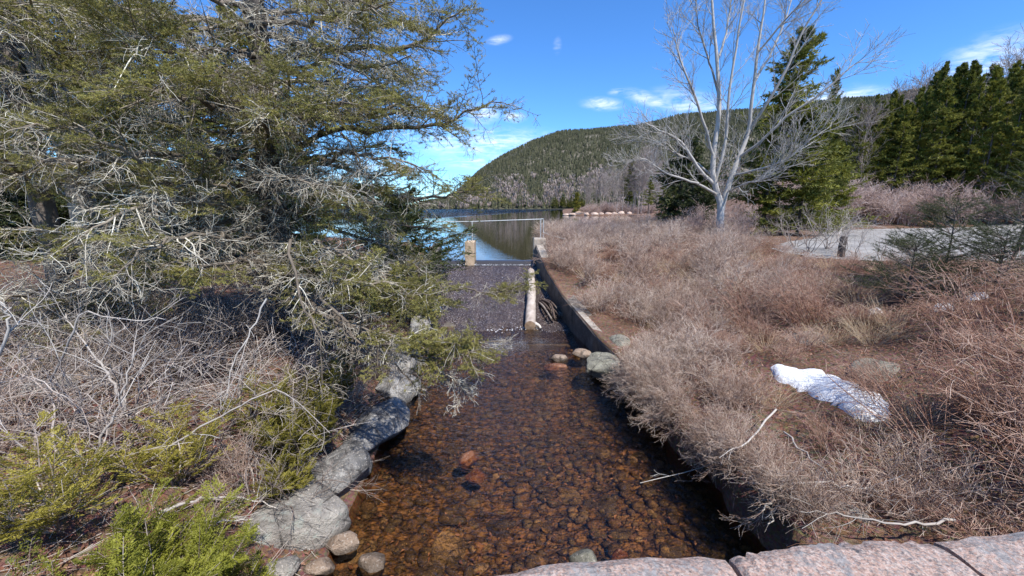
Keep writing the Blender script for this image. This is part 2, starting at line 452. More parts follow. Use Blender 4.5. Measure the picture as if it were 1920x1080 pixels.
def G(x, Y):
    x = np.asarray(x, float); Y = np.asarray(Y, float)
    xl, xr = XL(Y), XR(Y)
    s = x - xr
    eb = np.interp(Y, EBy, EBz)
    z = eb + (2.35 - eb) * sm((s - .2) / 8.0) * (1 - .7 * sm((Y - 36) / 14)) + sm((Y - 133) / 30) * (sm((s - 3) / 40) * 1.6)
    z = z + 2.6 * sm((Y - 33.5) / 14) * sm((x - 17) / 14) * sm((x / np.maximum(Y, 1) - .45) / .25) + 9 * sm((Y - 62) / 90) * sm((x - 35) / 60) * sm((x / np.maximum(Y, 1) - .42) / .3)
    inlot = sm((x - 8.5) / 2) * sm((34.5 - Y) / 2) * sm((Y - 11) / 2)
    zr = z + wob(x, Y, .9) * .085 * sm(s / 1.2) * (1 - inlot) + wob(x, Y, .22, 2) * .12 * sm(s / 4) * (1 - inlot)
    s2 = xl - x
    zl = .03 + 1.28 * sm((s2 + .1) / 2.2) + .75 * sm((s2 - 1.5) / 6) + wob(x, Y, .8, 1) * .09 * sm(s2 / 1.0) + 1.2 * sm((s2 - 6) / 14)
    zl = zl + .9 * sm((Y - 13) / 6) * (1 - sm((s2 - 1.0) / 5))
    zl = np.where(Y > 30, np.maximum(zl, 1.6), zl)
    u = (x - xl) / (xr - xl)
    bed = -.30 - .16 * np.sin(np.clip(u, 0, 1) * math.pi) + wob(x, Y, 1.6) * .04
    lake = np.interp(Y, [19, 20.5, 26, 40, 80], [.75, .8, .55, -.6, -4])
    zc = np.where(Y < 19.9, bed, lake)
    return np.where(x > xr, zr, np.where(x < xl, zl, zc))
def gnd(px, py, lift=0.0, lo=1.2):
    v = ray(px, py); tprev = lo
    for tt in np.concatenate([np.arange(lo, 30, .04), np.arange(30, 400, .5)]):
        p = EYE + v * tt
        if p[2] <= G(p[0], p[1]) + lift: return p
    return EYE + v * 400

rows = np.concatenate([np.arange(-8, 26, .22), 26 * 1.06 ** np.arange(0, 92)])
so = np.concatenate([[0], np.arange(.05, 6, .2), 6 * 1.13 ** np.arange(0, 52)])
chn = np.linspace(0, 1, 15)
VV = []
for Y in rows:
    xl, xr = XL(Y), XR(Y)
    xs = np.concatenate([xl - so[::-1] - 1e-4, xl + (xr - xl) * np.clip(chn, .004, .996), xr + so + 1e-4])
    VV.append(np.stack([xs, np.full(len(xs), Y), G(xs, np.full(len(xs), Y))], 1))
VV = np.array(VV); nr, nc, _ = VV.shape
ii = np.arange(nr * nc).reshape(nr, nc)
FQ = np.stack([ii[:-1, :-1], ii[:-1, 1:], ii[1:, 1:], ii[1:, :-1]], -1)
cL = len(so); bedcols = slice(cL, cL + len(chn) - 1)
ri = np.searchsorted(rows, 12.9)
bedF = FQ[:, cL:cL + len(chn) - 1].reshape(-1, 4)
gF = np.concatenate([FQ[:, :cL].reshape(-1, 4), FQ[:, cL + len(chn) - 1:].reshape(-1, 4)])
tag(obj('ground', [(VV.reshape(-1, 3), gF, .5)], M_GROUND), kind='structure')
tag(obj('streambed', [(VV.reshape(-1, 3), bedF, .5)], M_BED), kind='structure')

# stream surface, lake surface
def sheet(name, x0, x1, ys, z, mat, nx=2):
    vs = []
    for Y in ys:
        a = x0(Y) if callable(x0) else x0; b = x1(Y) if callable(x1) else x1
        for u in np.linspace(0, 1, nx): vs.append((a + (b - a) * u, Y, z(Y) if callable(z) else z))
    k = np.arange(len(ys) * nx).reshape(len(ys), nx)
    f = np.stack([k[:-1, :-1], k[:-1, 1:], k[1:, 1:], k[1:, :-1]], -1).reshape(-1, 4)
    return tag(obj(name, [(np.array(vs), f, .5)], mat), kind='structure')
sheet('stream', lambda Y: XL(Y) - .12, lambda Y: XR(Y) + .02, np.arange(-8, 13.61, .5), 0.0, M_STREAM, 4)
sheet('lake', lambda Y: -420 if Y > 27 else XL(Y) - .3, lambda Y: 420 if Y > 27 else XR(Y) + .1,
      np.concatenate([[19.92, 21, 23, 25, 26.9], 27.5 * 1.2 ** np.arange(0, 22)]), 1.40, M_LAKE, 3)

# parking lot beyond the right bank
M_ROAD, t = new_mat('worn_asphalt')
p = pos_of(t)
col = t.ramp(t.noise(t.mapping(p, scale=(.35, 1.2, 1)), 1.4, 5, .6), [(.3, (.17, .16, .145)), (.52, (.27, .255, .235)), (.75, (.36, .34, .31))])
col = t.mix(t.maprange(t.noise(p, 60, 2, .7), .5, .7, 0, .45), col, (.42, .40, .38))
finish(t, col, .9, t.bump(t.noise(p, 80, 3, .7), .5, .01))
edge = [(9.8, 13.2), (11.5, 12.5), (16, 12.2), (24, 11.8), (60, 11), (75, 30), (60, 38), (50, 37.5), (35, 33), (24, 29.5), (17, 22.5), (13.2, 19.2), (10.6, 16)]
ep = curve([(a, b, 0) for a, b in edge + edge[:1]], 90)[:-1]
ep[:, :2] += rng.normal(0, .09, (len(ep), 2))
cen = np.array([[24, 21, 0]]); rings = [cen + (ep - cen) * k for k in (1, .75, .45, .15)]
rv = np.concatenate(rings + [cen]); rv[:, 2] = np.maximum(G(rv[:, 0], rv[:, 1]), 2.30) + .012
n = len(ep); a = np.arange(n); b = (a + 1) % n; qs = np.concatenate([np.stack([k * n + a, k * n + b, (k + 1) * n + b, (k + 1) * n + a], 1) for k in range(3)])
tr = np.stack([3 * n + a, 3 * n + b, np.full(n, 4 * n)], 1)
tag(obj('road', [(rv, qs, .5), (rv, tr, .5)], M_ROAD), kind='structure')
sp_ = onz(20, 600, 1.9)
pp = np.array([[-16, 6.5], [-9, 7.0], [-6.6, 8.2], [-6.4, 9.2], [-9, 9.3], [-16, 9.2]]); pv_ = np.column_stack([pp, G(pp[:, 0], pp[:, 1]) + .05])

# ------------------------------------------------------------------ far hill with its forest
PX = [560, 700, 800, 850, 872, 905, 940, 1000, 1040, 1080, 1180, 1260, 1340, 1440, 1560, 1700, 1920, 2300, 2900]
PY = [386, 385, 383, 372, 352, 322, 299, 270, 259, 254, 243, 227, 219, 208, 196, 176, 140, 110, 100]
Y0, YC = 620.0, 1150.0
us = (np.linspace(520, 2900, 150) - 960) / F
Hc = np.array([at(960 + u * F, np.interp(960 + u * F, PX, PY), YC)[2] for u in us])
def hill_z(u, Y):
    H = np.interp(u, us, Hc); tq = np.clip((Y - Y0) / (YC - Y0), 0, 2.2)
    f = np.where(tq <= 1, np.sin(np.clip(tq, 0, 1) * math.pi / 2) ** 1.08, 1 - .35 * (tq - 1))
    bumps = (np.sin(u * 21 + Y * .011) + .6 * np.sin(u * 47 - Y * .023 + 1)) * 4.0 * np.sin(np.clip(tq, 0, 1) * math.pi)
    return .8 + (H - .8) * f + bumps * np.clip((H - 10) / 80, 0, 1)
ys = np.linspace(Y0 - 8, YC + 500, 90)
Ug, Yg = np.meshgrid(us, ys)
hv = np.stack([Ug * Yg, Yg, hill_z(Ug, Yg)], -1).reshape(-1, 3)
k = np.arange(len(ys) * len(us)).reshape(len(ys), len(us))
hf = np.stack([k[:-1, :-1], k[:-1, 1:], k[1:, 1:], k[1:, :-1]], -1).reshape(-1, 4)
M_HILL, t = new_mat('hill_ground')
p = pos_of(t)
col = t.ramp(t.noise(p, .03, 5, .65), [(.3, (.05, .052, .03)), (.55, (.075, .07, .045)), (.72, (.26, .22, .18))])
finish(t, col, .95)
tag(obj('hill', [(hv, hf, .5)], M_HILL), kind='structure')
M_FOREST, t = new_mat('far_forest')
c = t.ramp(tint_of(t), [(0, (.030, .036, .020)), (.3, (.068, .070, .042)), (.6, (.13, .125, .07)), (.72, (.15, .13, .08)), (.75, (.26, .20, .17)), (1, (.40, .33, .29))])
finish(t, c, .9, spec=.1, transl=.1)
def forest(N, ylo, yhi, kind, r):
    u = r.uniform((790 - 960) / F, (2080 - 960) / F, N * 3) ; Y = ylo + (yhi - ylo) * r.random(N * 3) ** .9
    tq = (Y - Y0) / (YC - Y0)
    pxx = 960 + u * F
    nz = np.sin(u * 60 + Y * .02) + np.sin(u * 33 - Y * .035 + 2) + .7 * np.sin(u * 140 + Y * .06)
    low = sm((.30 - tq) / .2)
    if kind == 'hard': keep = (r.random(len(u)) < low * sm((nz + 1.2) / 1.6)) & (tq > .008)
    else:
        keep = r.random(len(u)) < (1 - .72 * low * sm((nz + 1.4) / 1.6))
        keep |= (tq < .03) & (r.random(len(u)) < .5)
        bare = (np.abs(pxx - 965) < 28) & (np.abs(tq - .66 - .01 * np.sin(pxx)) < .045) | (np.abs(pxx - 1230) < 26) & (np.abs(tq - .86) < .02) | (np.abs(pxx - 1105) < 17) & (np.abs(tq - .55) < .022)
        keep &= ~(bare & (r.random(len(u)) < .8))
        keep &= ~((tq > .985) & (np.abs(pxx - 1030) < 40) & (r.random(len(u)) < .8))
    u, Y = u[keep][:N], Y[keep][:N]
    return np.stack([u * Y, Y, hill_z(u, Y) - .4], 1), (Y - Y0) / (YC - Y0)
fr_ = np.random.default_rng(11)
parts = []
B, tq = forest(34000, Y0 + 2, YC + 25, 'con', fr_)
h = fr_.uniform(6, 13, len(B)) * np.where(tq < .06, 1.3, 1) * (1 - .3 * np.clip(tq, 0, 1)); w = h * fr_.uniform(.17, .27, len(B))
tn = np.clip(fr_.normal(.36, .11, len(B)), 0, .7)
for lo, hi, ws in ((.08, .5, 1.0), (.35, .78, .72), (.6, 1.0, .45)):
    S = 5; a = fr_.uniform(0, 6.28, (len(B), 1)) + np.arange(S) * 2 * math.pi / S
    rr = w[:, None] * ws * fr_.uniform(.6, 1.25, a.shape)
    v = np.empty((len(B), S + 1, 3)); v[:, :S, 0] = B[:, None, 0] + rr * np.cos(a); v[:, :S, 1] = B[:, None, 1] + rr * np.sin(a)
    v[:, :S, 2] = B[:, None, 2] + h[:, None] * (lo + fr_.uniform(-.06, .06, a.shape))
    v[:, S] = B + np.stack([fr_.normal(0, .2, len(B)), fr_.normal(0, .2, len(B)), h * hi], 1)
    base = (np.arange(len(B)) * (S + 1))[:, None]; q = np.arange(S)
    f = np.stack([base + q, base + (q + 1) % S, np.broadcast_to(base + S, (len(B), S))], -1).reshape(-1, 3)
    parts.append((v.reshape(-1, 3), f, np.repeat(np.clip(tn + fr_.normal(0, .05, len(B)), 0, .7), S + 1)))
B, tq = forest(4800, Y0 + 4, Y0 + 210, 'hard', fr_)
n = 11; base = np.repeat(B, n, 0); M = len(base)
hh = np.repeat(fr_.uniform(6, 11, len(B)), n)
tip = base + np.stack([fr_.normal(0, 2.2, M), fr_.normal(0, 2.2, M), hh * fr_.uniform(.55, 1.05, M)], 1)
sd_ = np.stack([fr_.normal(0, .35, M), fr_.normal(0, .35, M), np.zeros(M)], 1)
mid = base + np.array([0, 0, 1]) * (hh * .25)[:, None]
v = np.stack([mid - sd_ * .4, tip + sd_ * 1.3, tip - sd_ * 1.3], 1).reshape(-1, 3)
parts.append((v, np.arange(M * 3).reshape(M, 3), np.repeat(np.clip(np.repeat(fr_.normal(.88, .07, len(B)), n), .76, 1), 3)))
tag(obj('hill_forest', parts, M_FOREST, smooth=False), 'mixed forest of dark spruce and bare hardwood covering the far hill', 'forest', kind='stuff')

# ------------------------------------------------------------------ rocks
import bmesh
_ico = {}
def ico(sub):
    if sub not in _ico:
        bm = bmesh.new(); bmesh.ops.create_icosphere(bm, subdivisions=sub, radius=1)
        bm.verts.ensure_lookup_table()
        v = np.array([x.co[:] for x in bm.verts]); f = np.array([[q.index for q in x.verts] for x in bm.faces]); bm.free()
        _ico[sub] = (v, f)
    return _ico[sub]
def rock_part(sub, seed, size=(1, 1, 1), cuts=9, rough=.05):
    r = np.random.default_rng(seed); v, f = ico(sub); v = v.copy()
    for _ in range(cuts):
        nn = nrm(r.normal(size=3)); c = r.uniform(.55, .85); d = v @ nn
        v -= np.where(d > c, (d - c) * .85, 0)[:, None] * nn
    for sc, am in ((1.7, rough * 1.6), (4.1, rough * .8), (9.3, rough * .35), (19, rough * .2)):
        ph = r.uniform(0, 6, 3)
        v *= (1 + am * (np.sin(v[:, 0] * sc + ph[0]) + np.sin(v[:, 1] * sc + ph[1]) + np.sin(v[:, 2] * sc * 1.1 + ph[2] + v[:, 0] * sc * .7)) * .6)[:, None]
    return v * np.array(size), f, .5
def rock(label, x, y, z, size, mat, seed, rz=0.0, name='boulder', group=None, tilt=(0, 0), sub=4, cuts=9, rough=.05):
    o = obj(name, [rock_part(sub, seed, size, cuts, rough)], mat, loc=(x, y, z))
    o.rotation_euler = (tilt[0], tilt[1], rz)
    return tag(o, label, 'boulder' if name == 'boulder' else 'stone', group)
def rk(label, px, py, z, size, mat, seed, **k):
    p = onz(px, py, z); return rock(label, p[0], p[1], z, size, mat, seed, **k)
rk('big flat grey-green granite boulder at the water edge, largest on the near left bank', 552, 985, .16, (.66, .56, .46), M_ROCK_GREY, 3, rz=.5, sub=5, cuts=16, rough=.075)
rk('dark grey boulder with pale lichen spots, next upstream from the big flat grey-green boulder', 645, 892, .15, (.42, .70, .40), M_ROCK_DARK, 5, rz=-.45, sub=5, cuts=14, rough=.08)
rk('speckled long boulder rounded on its stream side, shaded by branches, beside the cedar', 718, 795, .15, (.44, .95, .40), M_ROCK_DARK, 8, rz=-.3, sub=5, cuts=14, rough=.08)
rk('rounded speckled boulder just upstream of the long speckled boulder', 745, 722, .15, (.46, .85, .38), M_ROCK_DARK, 13, rz=.1, cuts=14, rough=.08)
rk('grey boulder half hidden under the drooping green spruce spray', 762, 668, .2, (.5, .95, .40), M_ROCK_GREY, 17)
rk('pale round boulder at the foot of the spillway under spruce boughs', 783, 618, .4, (.40, .5, .42), M_ROCK_GREY, 19)
rk('tan rounded stone standing in the water below the big flat boulder', 645, 1020, .03, (.21, .17, .15), M_ROCK_TAN, 23, name='stone', rz=.3)
rk('pinkish speckled stone breaking the water at the bottom of the stream', 697, 1060, -.03, (.17, .14, .13), M_ROCK_TAN, 29, name='stone')
rk('small brown stone against the foot of the big flat boulder', 600, 1062, .05, (.19, .13, .13), M_ROCK_TAN, 31, name='stone')
rk('small grey stone at the lowest left edge of the stream', 528, 1068, .16, (.20, .16, .14), M_ROCK_GREY, 37, name='stone')
rk('broad lichen-covered boulder at the end of the concrete wall', 1133, 690, .16, (.56, .50, .40), M_ROCK_GREEN, 41, rz=.2, sub=5, cuts=16, rough=.07)
rk('wet tan stone nearest the wall in the cluster of three stones', 1090, 663, .05, (.30, .2, .14), M_ROCK_TAN, 43, name='stone')
rk('tan stone in the middle of the cluster of three stones', 1051, 672, .02, (.27, .2, .15), M_ROCK_TAN, 47, name='stone')
rk('flat reddish stone lying lowest in the cluster of three stones', 1043, 688, -.05, (.33, .2, .1), M_ROCK_RED, 53, name='stone')
rk('pale grey-green stone poking out of the water beside the granite parapet', 1098, 1052, .02, (.19, .16, .12), M_ROCK_GREEN, 59, name='stone')
rk('small orange stone under water beside the parapet', 1163, 1042, -.08, (.10, .08, .09), M_ROCK_RED, 61, name='stone')
rk('reddish slanted stone just breaking the surface in midstream', 878, 862, -.07, (.26, .14, .14), M_ROCK_RED, 67, name='stone', rz=.6)
rk('second reddish stone touching the slanted midstream stone', 893, 893, -.12, (.2, .14, .12), M_ROCK_RED, 71, name='stone')
def rg(label, px, py, size, mat, seed, dz=0.0, **k):
    p = gnd(px, py); return rock(label, p[0], p[1], p[2] + dz - size[2] * .35, size, mat, seed, **k)
rg('brown grass-draped boulder in the brush behind the snow patch', 1520, 640, (.55, .45, .38), M_ROCK_GREY, 73)
rg('low grey boulder in dry brush right of the snow patch', 1665, 690, (.5, .4, .25), M_ROCK_GREEN, 79)
rg('flat pale stone slab in fallen leaves below the snow patch', 1495, 872, (.2, .11, .06), M_ROCK_TAN, 83, name='stone')
rg('large angular bank rock shading the dark hole beside the parapet', 1575, 965, (.42, .42, .36), M_ROCK_GREY, 89, dz=-.1)
rg('grey ledge rock among leaves at the far left of the left bank', 60, 725, (.55, .4, .28), M_ROCK_GREY, 97)
rg('tan ledge rock beside the grey ledge rock on the left bank', 150, 700, (.35, .3, .22), M_ROCK_TAN, 101)
rg('half buried stone beside the tangled roots on the right bank', 1480, 905, (.3, .22, .16), M_ROCK_GREEN, 103)
rg('mossy stone at the foot of the wall end under grey twigs', 1160, 640, (.35, .4, .35), M_ROCK_GREEN, 107, dz=-.05)
# stones of the far point
for i, (px, py, s) in enumerate([(1062, 401, 1.3), (1074, 400, 1.7), (1084, 398, 2.0), (1092, 396, 1.6), (1100, 404, 1.3), (1070, 406, 1.0), (1115, 404, 1.5), (1128, 404, 1.2), (1141, 403, 1.5), (1152, 404, 1.2), (1165, 404, 1.5), (1180, 403, 1.4), (1089, 390, 1.2)]):
    p = at(px, py, 131 if py > 399 else 136)
    o = rock('sunlit pinkish rock on the stony tip of the far wooded point', p[0], p[1], max(float(G(p[0], p[1])), 1.42) + .1, (s, s * .8, s * .55), M_ROCK_PINK, 200 + i, name='shore_rock', group='rocks on the far point', sub=2, rz=i)
    o['category'] = 'rock'
p = onz(1034, 423, 1.35)
rock('single tan rock just breaking the lake surface behind the railing', p[0], p[1], 1.38, (.5, .35, .16), M_ROCK_PINK, 250, name='stone', sub=3)

# streambed cobbles: the larger ones individually, the rest as one bed
protos = []
for i in range(8):
    s = (1, rng.uniform(.65, .95), rng.uniform(.38, .6)); me = mesh_of('submerged_stone', [rock_part(2, 300 + i, s, 10, .09)], M_COBBLE, False); protos.append(me)
cnt = 0; rr_ = np.random.default_rng(21)
while cnt < 190:
    Y = 3.4 + 9.2 * rr_.random() ** 1.7; u = rr_.uniform(.04, .97); x = XL(Y) + (XR(Y) - XL(Y)) * u
    s = .06 + .20 * rr_.random() ** 2.6 + (.12 if cnt % 19 == 0 else 0)
    o = bpy.data.objects.new('submerged_stone', protos[cnt % 8]); link(o)
    o.location = (x, Y, float(G(x, Y)) + s * .05); o.scale = (s, s * rr_.uniform(.8, 1.25), min(s, .2) * rr_.uniform(.7, 1)); o.rotation_euler = (rr_.normal(0, .2), rr_.normal(0, .2), rr_.uniform(0, 6.28))
    tag(o, 'brown or orange cobble lying under the clear tea-coloured stream', 'stone', 'cobbles on the stream bed'); cnt += 1
parts = []
for i in range(3200):
    Y = 3.2 + 9.6 * rr_.random() ** 1.5; u = rr_.uniform(.0, 1); x = XL(Y) + (XR(Y) - XL(Y)) * u
    s = .03 + .11 * rr_.random() ** 2.5; v, f, _ = rock_part(1, 1000 + i % 40, (s, s * rr_.uniform(.6, .95), s * .55), 4, .06)
    a = rr_.uniform(0, 6.28); c_, s_ = math.cos(a), math.sin(a)
    v = v @ np.array([[c_, s_, 0], [-s_, c_, 0], [0, 0, 1]]) + np.array([x, Y, float(G(x, Y)) + s * .2])
    parts.append((v, f, rr_.random()))
tag(obj('stream_pebbles', parts, M_COBBLE), 'bed of small brown and orange pebbles under the stream', 'pebbles', kind='stuff')

# ------------------------------------------------------------------ dam: spillway, piers, wall, railing
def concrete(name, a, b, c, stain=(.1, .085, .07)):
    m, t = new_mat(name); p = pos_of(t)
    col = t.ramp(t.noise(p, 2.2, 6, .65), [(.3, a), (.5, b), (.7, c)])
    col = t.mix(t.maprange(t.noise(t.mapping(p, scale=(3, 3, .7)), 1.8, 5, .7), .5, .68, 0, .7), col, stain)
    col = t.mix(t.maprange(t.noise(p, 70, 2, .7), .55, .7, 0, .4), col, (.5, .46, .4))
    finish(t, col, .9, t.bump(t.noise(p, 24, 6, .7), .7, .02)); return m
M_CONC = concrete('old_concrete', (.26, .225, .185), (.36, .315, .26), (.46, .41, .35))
M_CONC_DARK = concrete('dark_stained_concrete', (.07, .06, .05), (.13, .11, .09), (.22, .19, .16), (.03, .025, .02))
M_CONC_TAN = concrete('tan_concrete', (.38, .28, .18), (.48, .36, .24), (.56, .43, .30), (.25, .17, .1))
M_STEEL, t = new_mat('galvanised_pipe'); finish(t, t.ramp(t.noise(pos_of(t), 12, 3), [(.3, (.36, .38, .38)), (.7, (.55, .57, .56))]), .45, spec=.5)
def prism(rings):
    """closed ladder of quads through equally long rings of points, capped at both ends by fans"""
    R = np.array(rings, float); n, k, _ = R.shape
    v = R.reshape(-1, 3); i = np.arange(n * k).reshape(n, k)
    f = np.stack([i[:-1], np.roll(i[:-1], -1, 1), np.roll(i[1:], -1, 1), i[1:]], -1).reshape(-1, 4)
    caps = [(v, np.array([[0, j, j + 1] for j in range(1, k - 1)] + [[(n - 1) * k, (n - 1) * k + j + 1, (n - 1) * k + j] for j in range(1, k - 1)]), .5)]
    return [(v, f, .5)] + caps
def block(x0, x1, y0, y1, z0, z1, bev=.02, jit=0.0, seed=0):
    r = np.random.default_rng(seed)
    prof = [(z0, 0), (z1 - bev, 0), (z1, bev)]
    rings = []
    for z, b in prof: rings.append([(x0 + b, y0 + b, z), (x1 - b, y0 + b, z), (x1 - b, y1 - b, z), (x0 + b, y1 - b, z)])
    R = np.array(rings); R += r.normal(0, jit, R.shape)
    return prism(R)
CREST = 19.75
def apron_z(Y): return np.interp(Y, [11.9, 12.4, 13.5, 14.5, 19.3], [-.22, -.07, .07, .27, 1.16])
M_APRON, t = new_mat('thin_flowing_water')
p = pos_of(t)
sp = t.noise(t.mapping(p, scale=(2.2, .9, 1)), 11, 4, .75); sp2 = t.noise(t.mapping(p, scale=(1.6, .8, 1)), 24, 3, .7)
col = t.ramp(t.noise(t.mapping(p, scale=(1, .35, 1)), 1.1, 4, .6), [(.3, (.05, .034, .028)), (.7, (.10, .068, .056))])
col = t.mix(t.maprange(sp, .47, .64, 0, .9), col, (.026, .017, .015))
stk = t.noise(t.mapping(p, scale=(3.2, .22, 1)), 2.2, 4, .6)
col = t.mix(t.maprange(stk, .56, .72, 0, .5), col, (.20, .15, .125))
col = t.mix(t.math('MULTIPLY', t.maprange(sp2, .57, .65, 0, .9), t.maprange(t.noise(p, 1.3, 3, .6), .3, .6, .35, 1)), col, (.58, .54, .56))
b_ = finish(t, col, .22, t.bump(t.math('ADD', sp, sp2), 1.0, .05), spec=.55)
wr = thing('weir', 'low concrete spillway with a thin dark sheet of water running down its ramp', 'spillway', (-1.2, 16, 0))
def off(parts, o): return [(p[0] - np.array(o), p[1], p[2]) for p in parts]
W0 = (-1.2, 16, 0)
pr = []
for Y in list(np.linspace(11.9, 14.5, 8)) + list(np.linspace(15, 19.3, 9)) + [19.42, 19.55, 19.68, 19.85, 20.3]:
    z = float(apron_z(Y)) if Y <= 19.3 else {19.42: 1.20, 19.55: 1.27, 19.68: 1.325, 19.85: 1.35, 20.3: 1.35}[round(Y, 2)]
    pr.append((Y, z))
rings = [[(XL(Y) - .25, Y, -.6), (XR(Y) + .15, Y, -.6), (XR(Y) + .15, Y, z - .02), (XL(Y) - .25, Y, z - .02)] for Y, z in pr]
obj('ramp', off(prism(rings), W0), M_CONC_DARK, wr, smooth=False)
nx = 90; ysa = np.linspace(11.95, 19.3, 170); ga = []
wr_r = np.random.default_rng(4)
for Y in ysa:
    xs = np.linspace(XL(Y) + .02, XR(Y) - .01, nx)
    z = apron_z(Y) + .022 + .045 * math.exp(-((Y - 12.9) / .6) ** 2) * (np.sin(xs * 4.3 + 2 * np.sin(xs * 2.1)) + np.sin(xs * 11 + Y * 5) * .7 + np.sin(xs * 2.3 - Y * 3.1)) + .012 * np.sin(xs * 23 + 9 * np.sin(Y * 5)) * np.sin(Y * 17 + 4 * np.sin(xs * 7)) + wr_r.normal(0, .006, nx)
    ga.append(np.stack([xs, np.full(nx, Y), z], 1))
ga = np.array(ga); i = np.arange(len(ysa) * nx).reshape(len(ysa), nx)
obj('water_sheet', off([(ga.reshape(-1, 3), np.stack([i[:-1, :-1], i[:-1, 1:], i[1:, 1:], i[1:, :-1]], -1).reshape(-1, 4), .5)], W0), M_APRON, wr)
M_OVER, t = new_mat('dark_smooth_overflow'); finish(t, (.05, .045, .04), .06, t.bump(t.noise(t.mapping(pos_of(t), scale=(3, .5, 1)), 4, 3), .3, .03), spec=.6)
ov = []
for Y, z in [(19.3, 1.185), (19.42, 1.225), (19.55, 1.30), (19.68, 1.365), (19.8, 1.393), (19.93, 1.402)]:
    xs = np.linspace(XL(Y) + .02, XR(Y) - .005, 40); ov.append(np.stack([xs, np.full(40, Y), z + .004 * np.sin(xs * 9)], 1))
ov = np.array(ov); i = np.arange(ov.shape[0] * 40).reshape(-1, 40)
obj('overflow_lip', off([(ov.reshape(-1, 3), np.stack([i[:-1, :-1], i[:-1, 1:], i[1:, 1:], i[1:, :-1]], -1).reshape(-1, 4), .5)], W0), M_OVER, wr)
M_FOAM_SPARKLE, t = new_mat('foam_and_sparkle'); finish(t, (.82, .84, .88), .4, spec=.4)
fp = []
fv, ff = ico(1)
def sparkle_froth(x, y, z, s): fp.append((fv * np.array([s, s * .7, s * .5]) * (1 + wr_r.normal(0, .2, (len(fv), 1))) + np.array([x, y, z]), ff, .5))
for i in range(420):
    x = wr_r.uniform(-3.4, 1.12); y = 19.36 + abs(wr_r.normal(0, .06)); sparkle_froth(x, y, 1.215 + (y - 19.36) * .4, wr_r.uniform(.006, .022) * (.5 + .5 * math.sin(x * 7 + 2 * math.sin(x * 3)) ** 2))  # sun sparkle on the crest water, modelled as white flecks
for i in range(170):
    x = wr_r.uniform(-2.0, 1.5); y = 12.85 + wr_r.normal(0, .16) + .12 * math.sin(x * 4); sparkle_froth(x, y, .01, wr_r.uniform(.008, .026) * (1.2 if -1.2 < x < .5 else .5))
for i in range(70):
    y = wr_r.uniform(14.2, 15.4); x = XL(y) + .30 + wr_r.normal(0, .07); sparkle_froth(x, y, float(apron_z(y)) + .04, wr_r.uniform(.02, .07))
tag(obj('foam_and_sparkle', fp, M_FOAM_SPARKLE), 'white flecks for sun sparkle along the weir crest, white foam at the foot of its ramp', 'foam', kind='stuff')

tag(obj('dam_pier', block(-2.29, -1.83, 19.35, 20.25, .9, 2.36, .03, .008, 2), M_CONC_TAN, smooth=False), 'tan concrete pier standing in the weir crest below a railing post', 'pier')
# right training wall: plan line, top height
wy = np.array([8.6, 9.4, 10.2, 11.1, 12.2, 13.2, 14.2, 15.4, 16.6, 17.8, 18.8, 19.6, 20.3])
wt = np.array([.42, .50, .58, .66, .78, .90, 1.04, 1.24, 1.46, 1.72, 1.96, 2.12, 2.16])
wx = XR(wy) - .03
wl = thing('retaining_wall', 'long stained concrete wall stepping down from the dam along the right bank', 'wall', (1.4, 15, 0))
wrng = np.random.default_rng(6); rings = []
for x, y, z in zip(wx, wy, wt):
    z += wrng.normal(0, .015); wd = .42 + .1 * (y > 15)
    rings.append([(x + .02, y, -.6), (x, y, z - .04), (x + .05, y, z), (x + wd, y, z + .01), (x + wd, y, -.6)])
obj('wall_body', off(prism(rings), (1.4, 15, 0)), M_CONC_DARK, wl, smooth=False)  # darker concrete on the wall body than on its top strip
rings = []
for x, y, z in zip(wx, wy, wt): rings.append([(x + .045, y, z + .003), (x + .05, y, z + .018), (x + .24 + .14 * (y > 15), y, z + .02), (x + .26 + .14 * (y > 15), y, z - .02)])
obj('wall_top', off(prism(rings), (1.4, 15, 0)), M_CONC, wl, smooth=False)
obj('end_block', off(block(1.09, 1.72, 20.05, 20.95, .3, 2.46, .03, .01, 3), (1.4, 15, 0)), M_CONC, wl, smooth=False)
lw = []
for y, z in ((12.9, .5), (14, .9), (16, 1.5), (18, 1.9), (20.6, 2.2)):
    x = XL(y); lw.append([(x - .4, y, -.6), (x - .4, y, z), (x, y, z), (x, y, -.6)])
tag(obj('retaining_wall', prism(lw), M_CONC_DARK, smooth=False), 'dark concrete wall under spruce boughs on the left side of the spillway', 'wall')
rl = thing('railing', 'thin galvanised pipe railing across the dam with posts on both piers', 'railing', (-1, 20.2, 2.4))
def pipe(name, pts, r0, parent, o, mat=M_STEEL, sides=8):
    P = np.array(pts, float)[None] - np.array(o)
    return obj(name, [tubes(P, np.full(P.shape[:2], r0), sides)], mat, parent)
RO = (-1, 20.2, 2.4)
pipe('rail', [(-6.5, 20.2, 3.27), (-4, 20.2, 3.29), (-2.0, 20.2, 3.30), (0, 20.2, 3.37), (1.42, 20.2, 3.42), (1.50, 20.25, 3.43), (1.62, 20.8, 3.41)], .022, rl, RO)
for q in ((-5.6, 20.2, 2.2, 3.27), (-2.0, 20.2, 2.3, 3.3), (1.44, 20.2, 2.42, 3.42), (1.62, 20.8, 2.42, 3.41)):
    pipe('post', [(q[0], q[1], q[2]), (q[0], q[1], (q[2] + q[3]) / 2), (q[0], q[1], q[3])], .022, rl, RO)
pipe('brace', [(1.64, 20.8, 2.72), (2.1, 20.9, 2.55), (2.75, 21.0, 2.38)], .018, rl, RO)

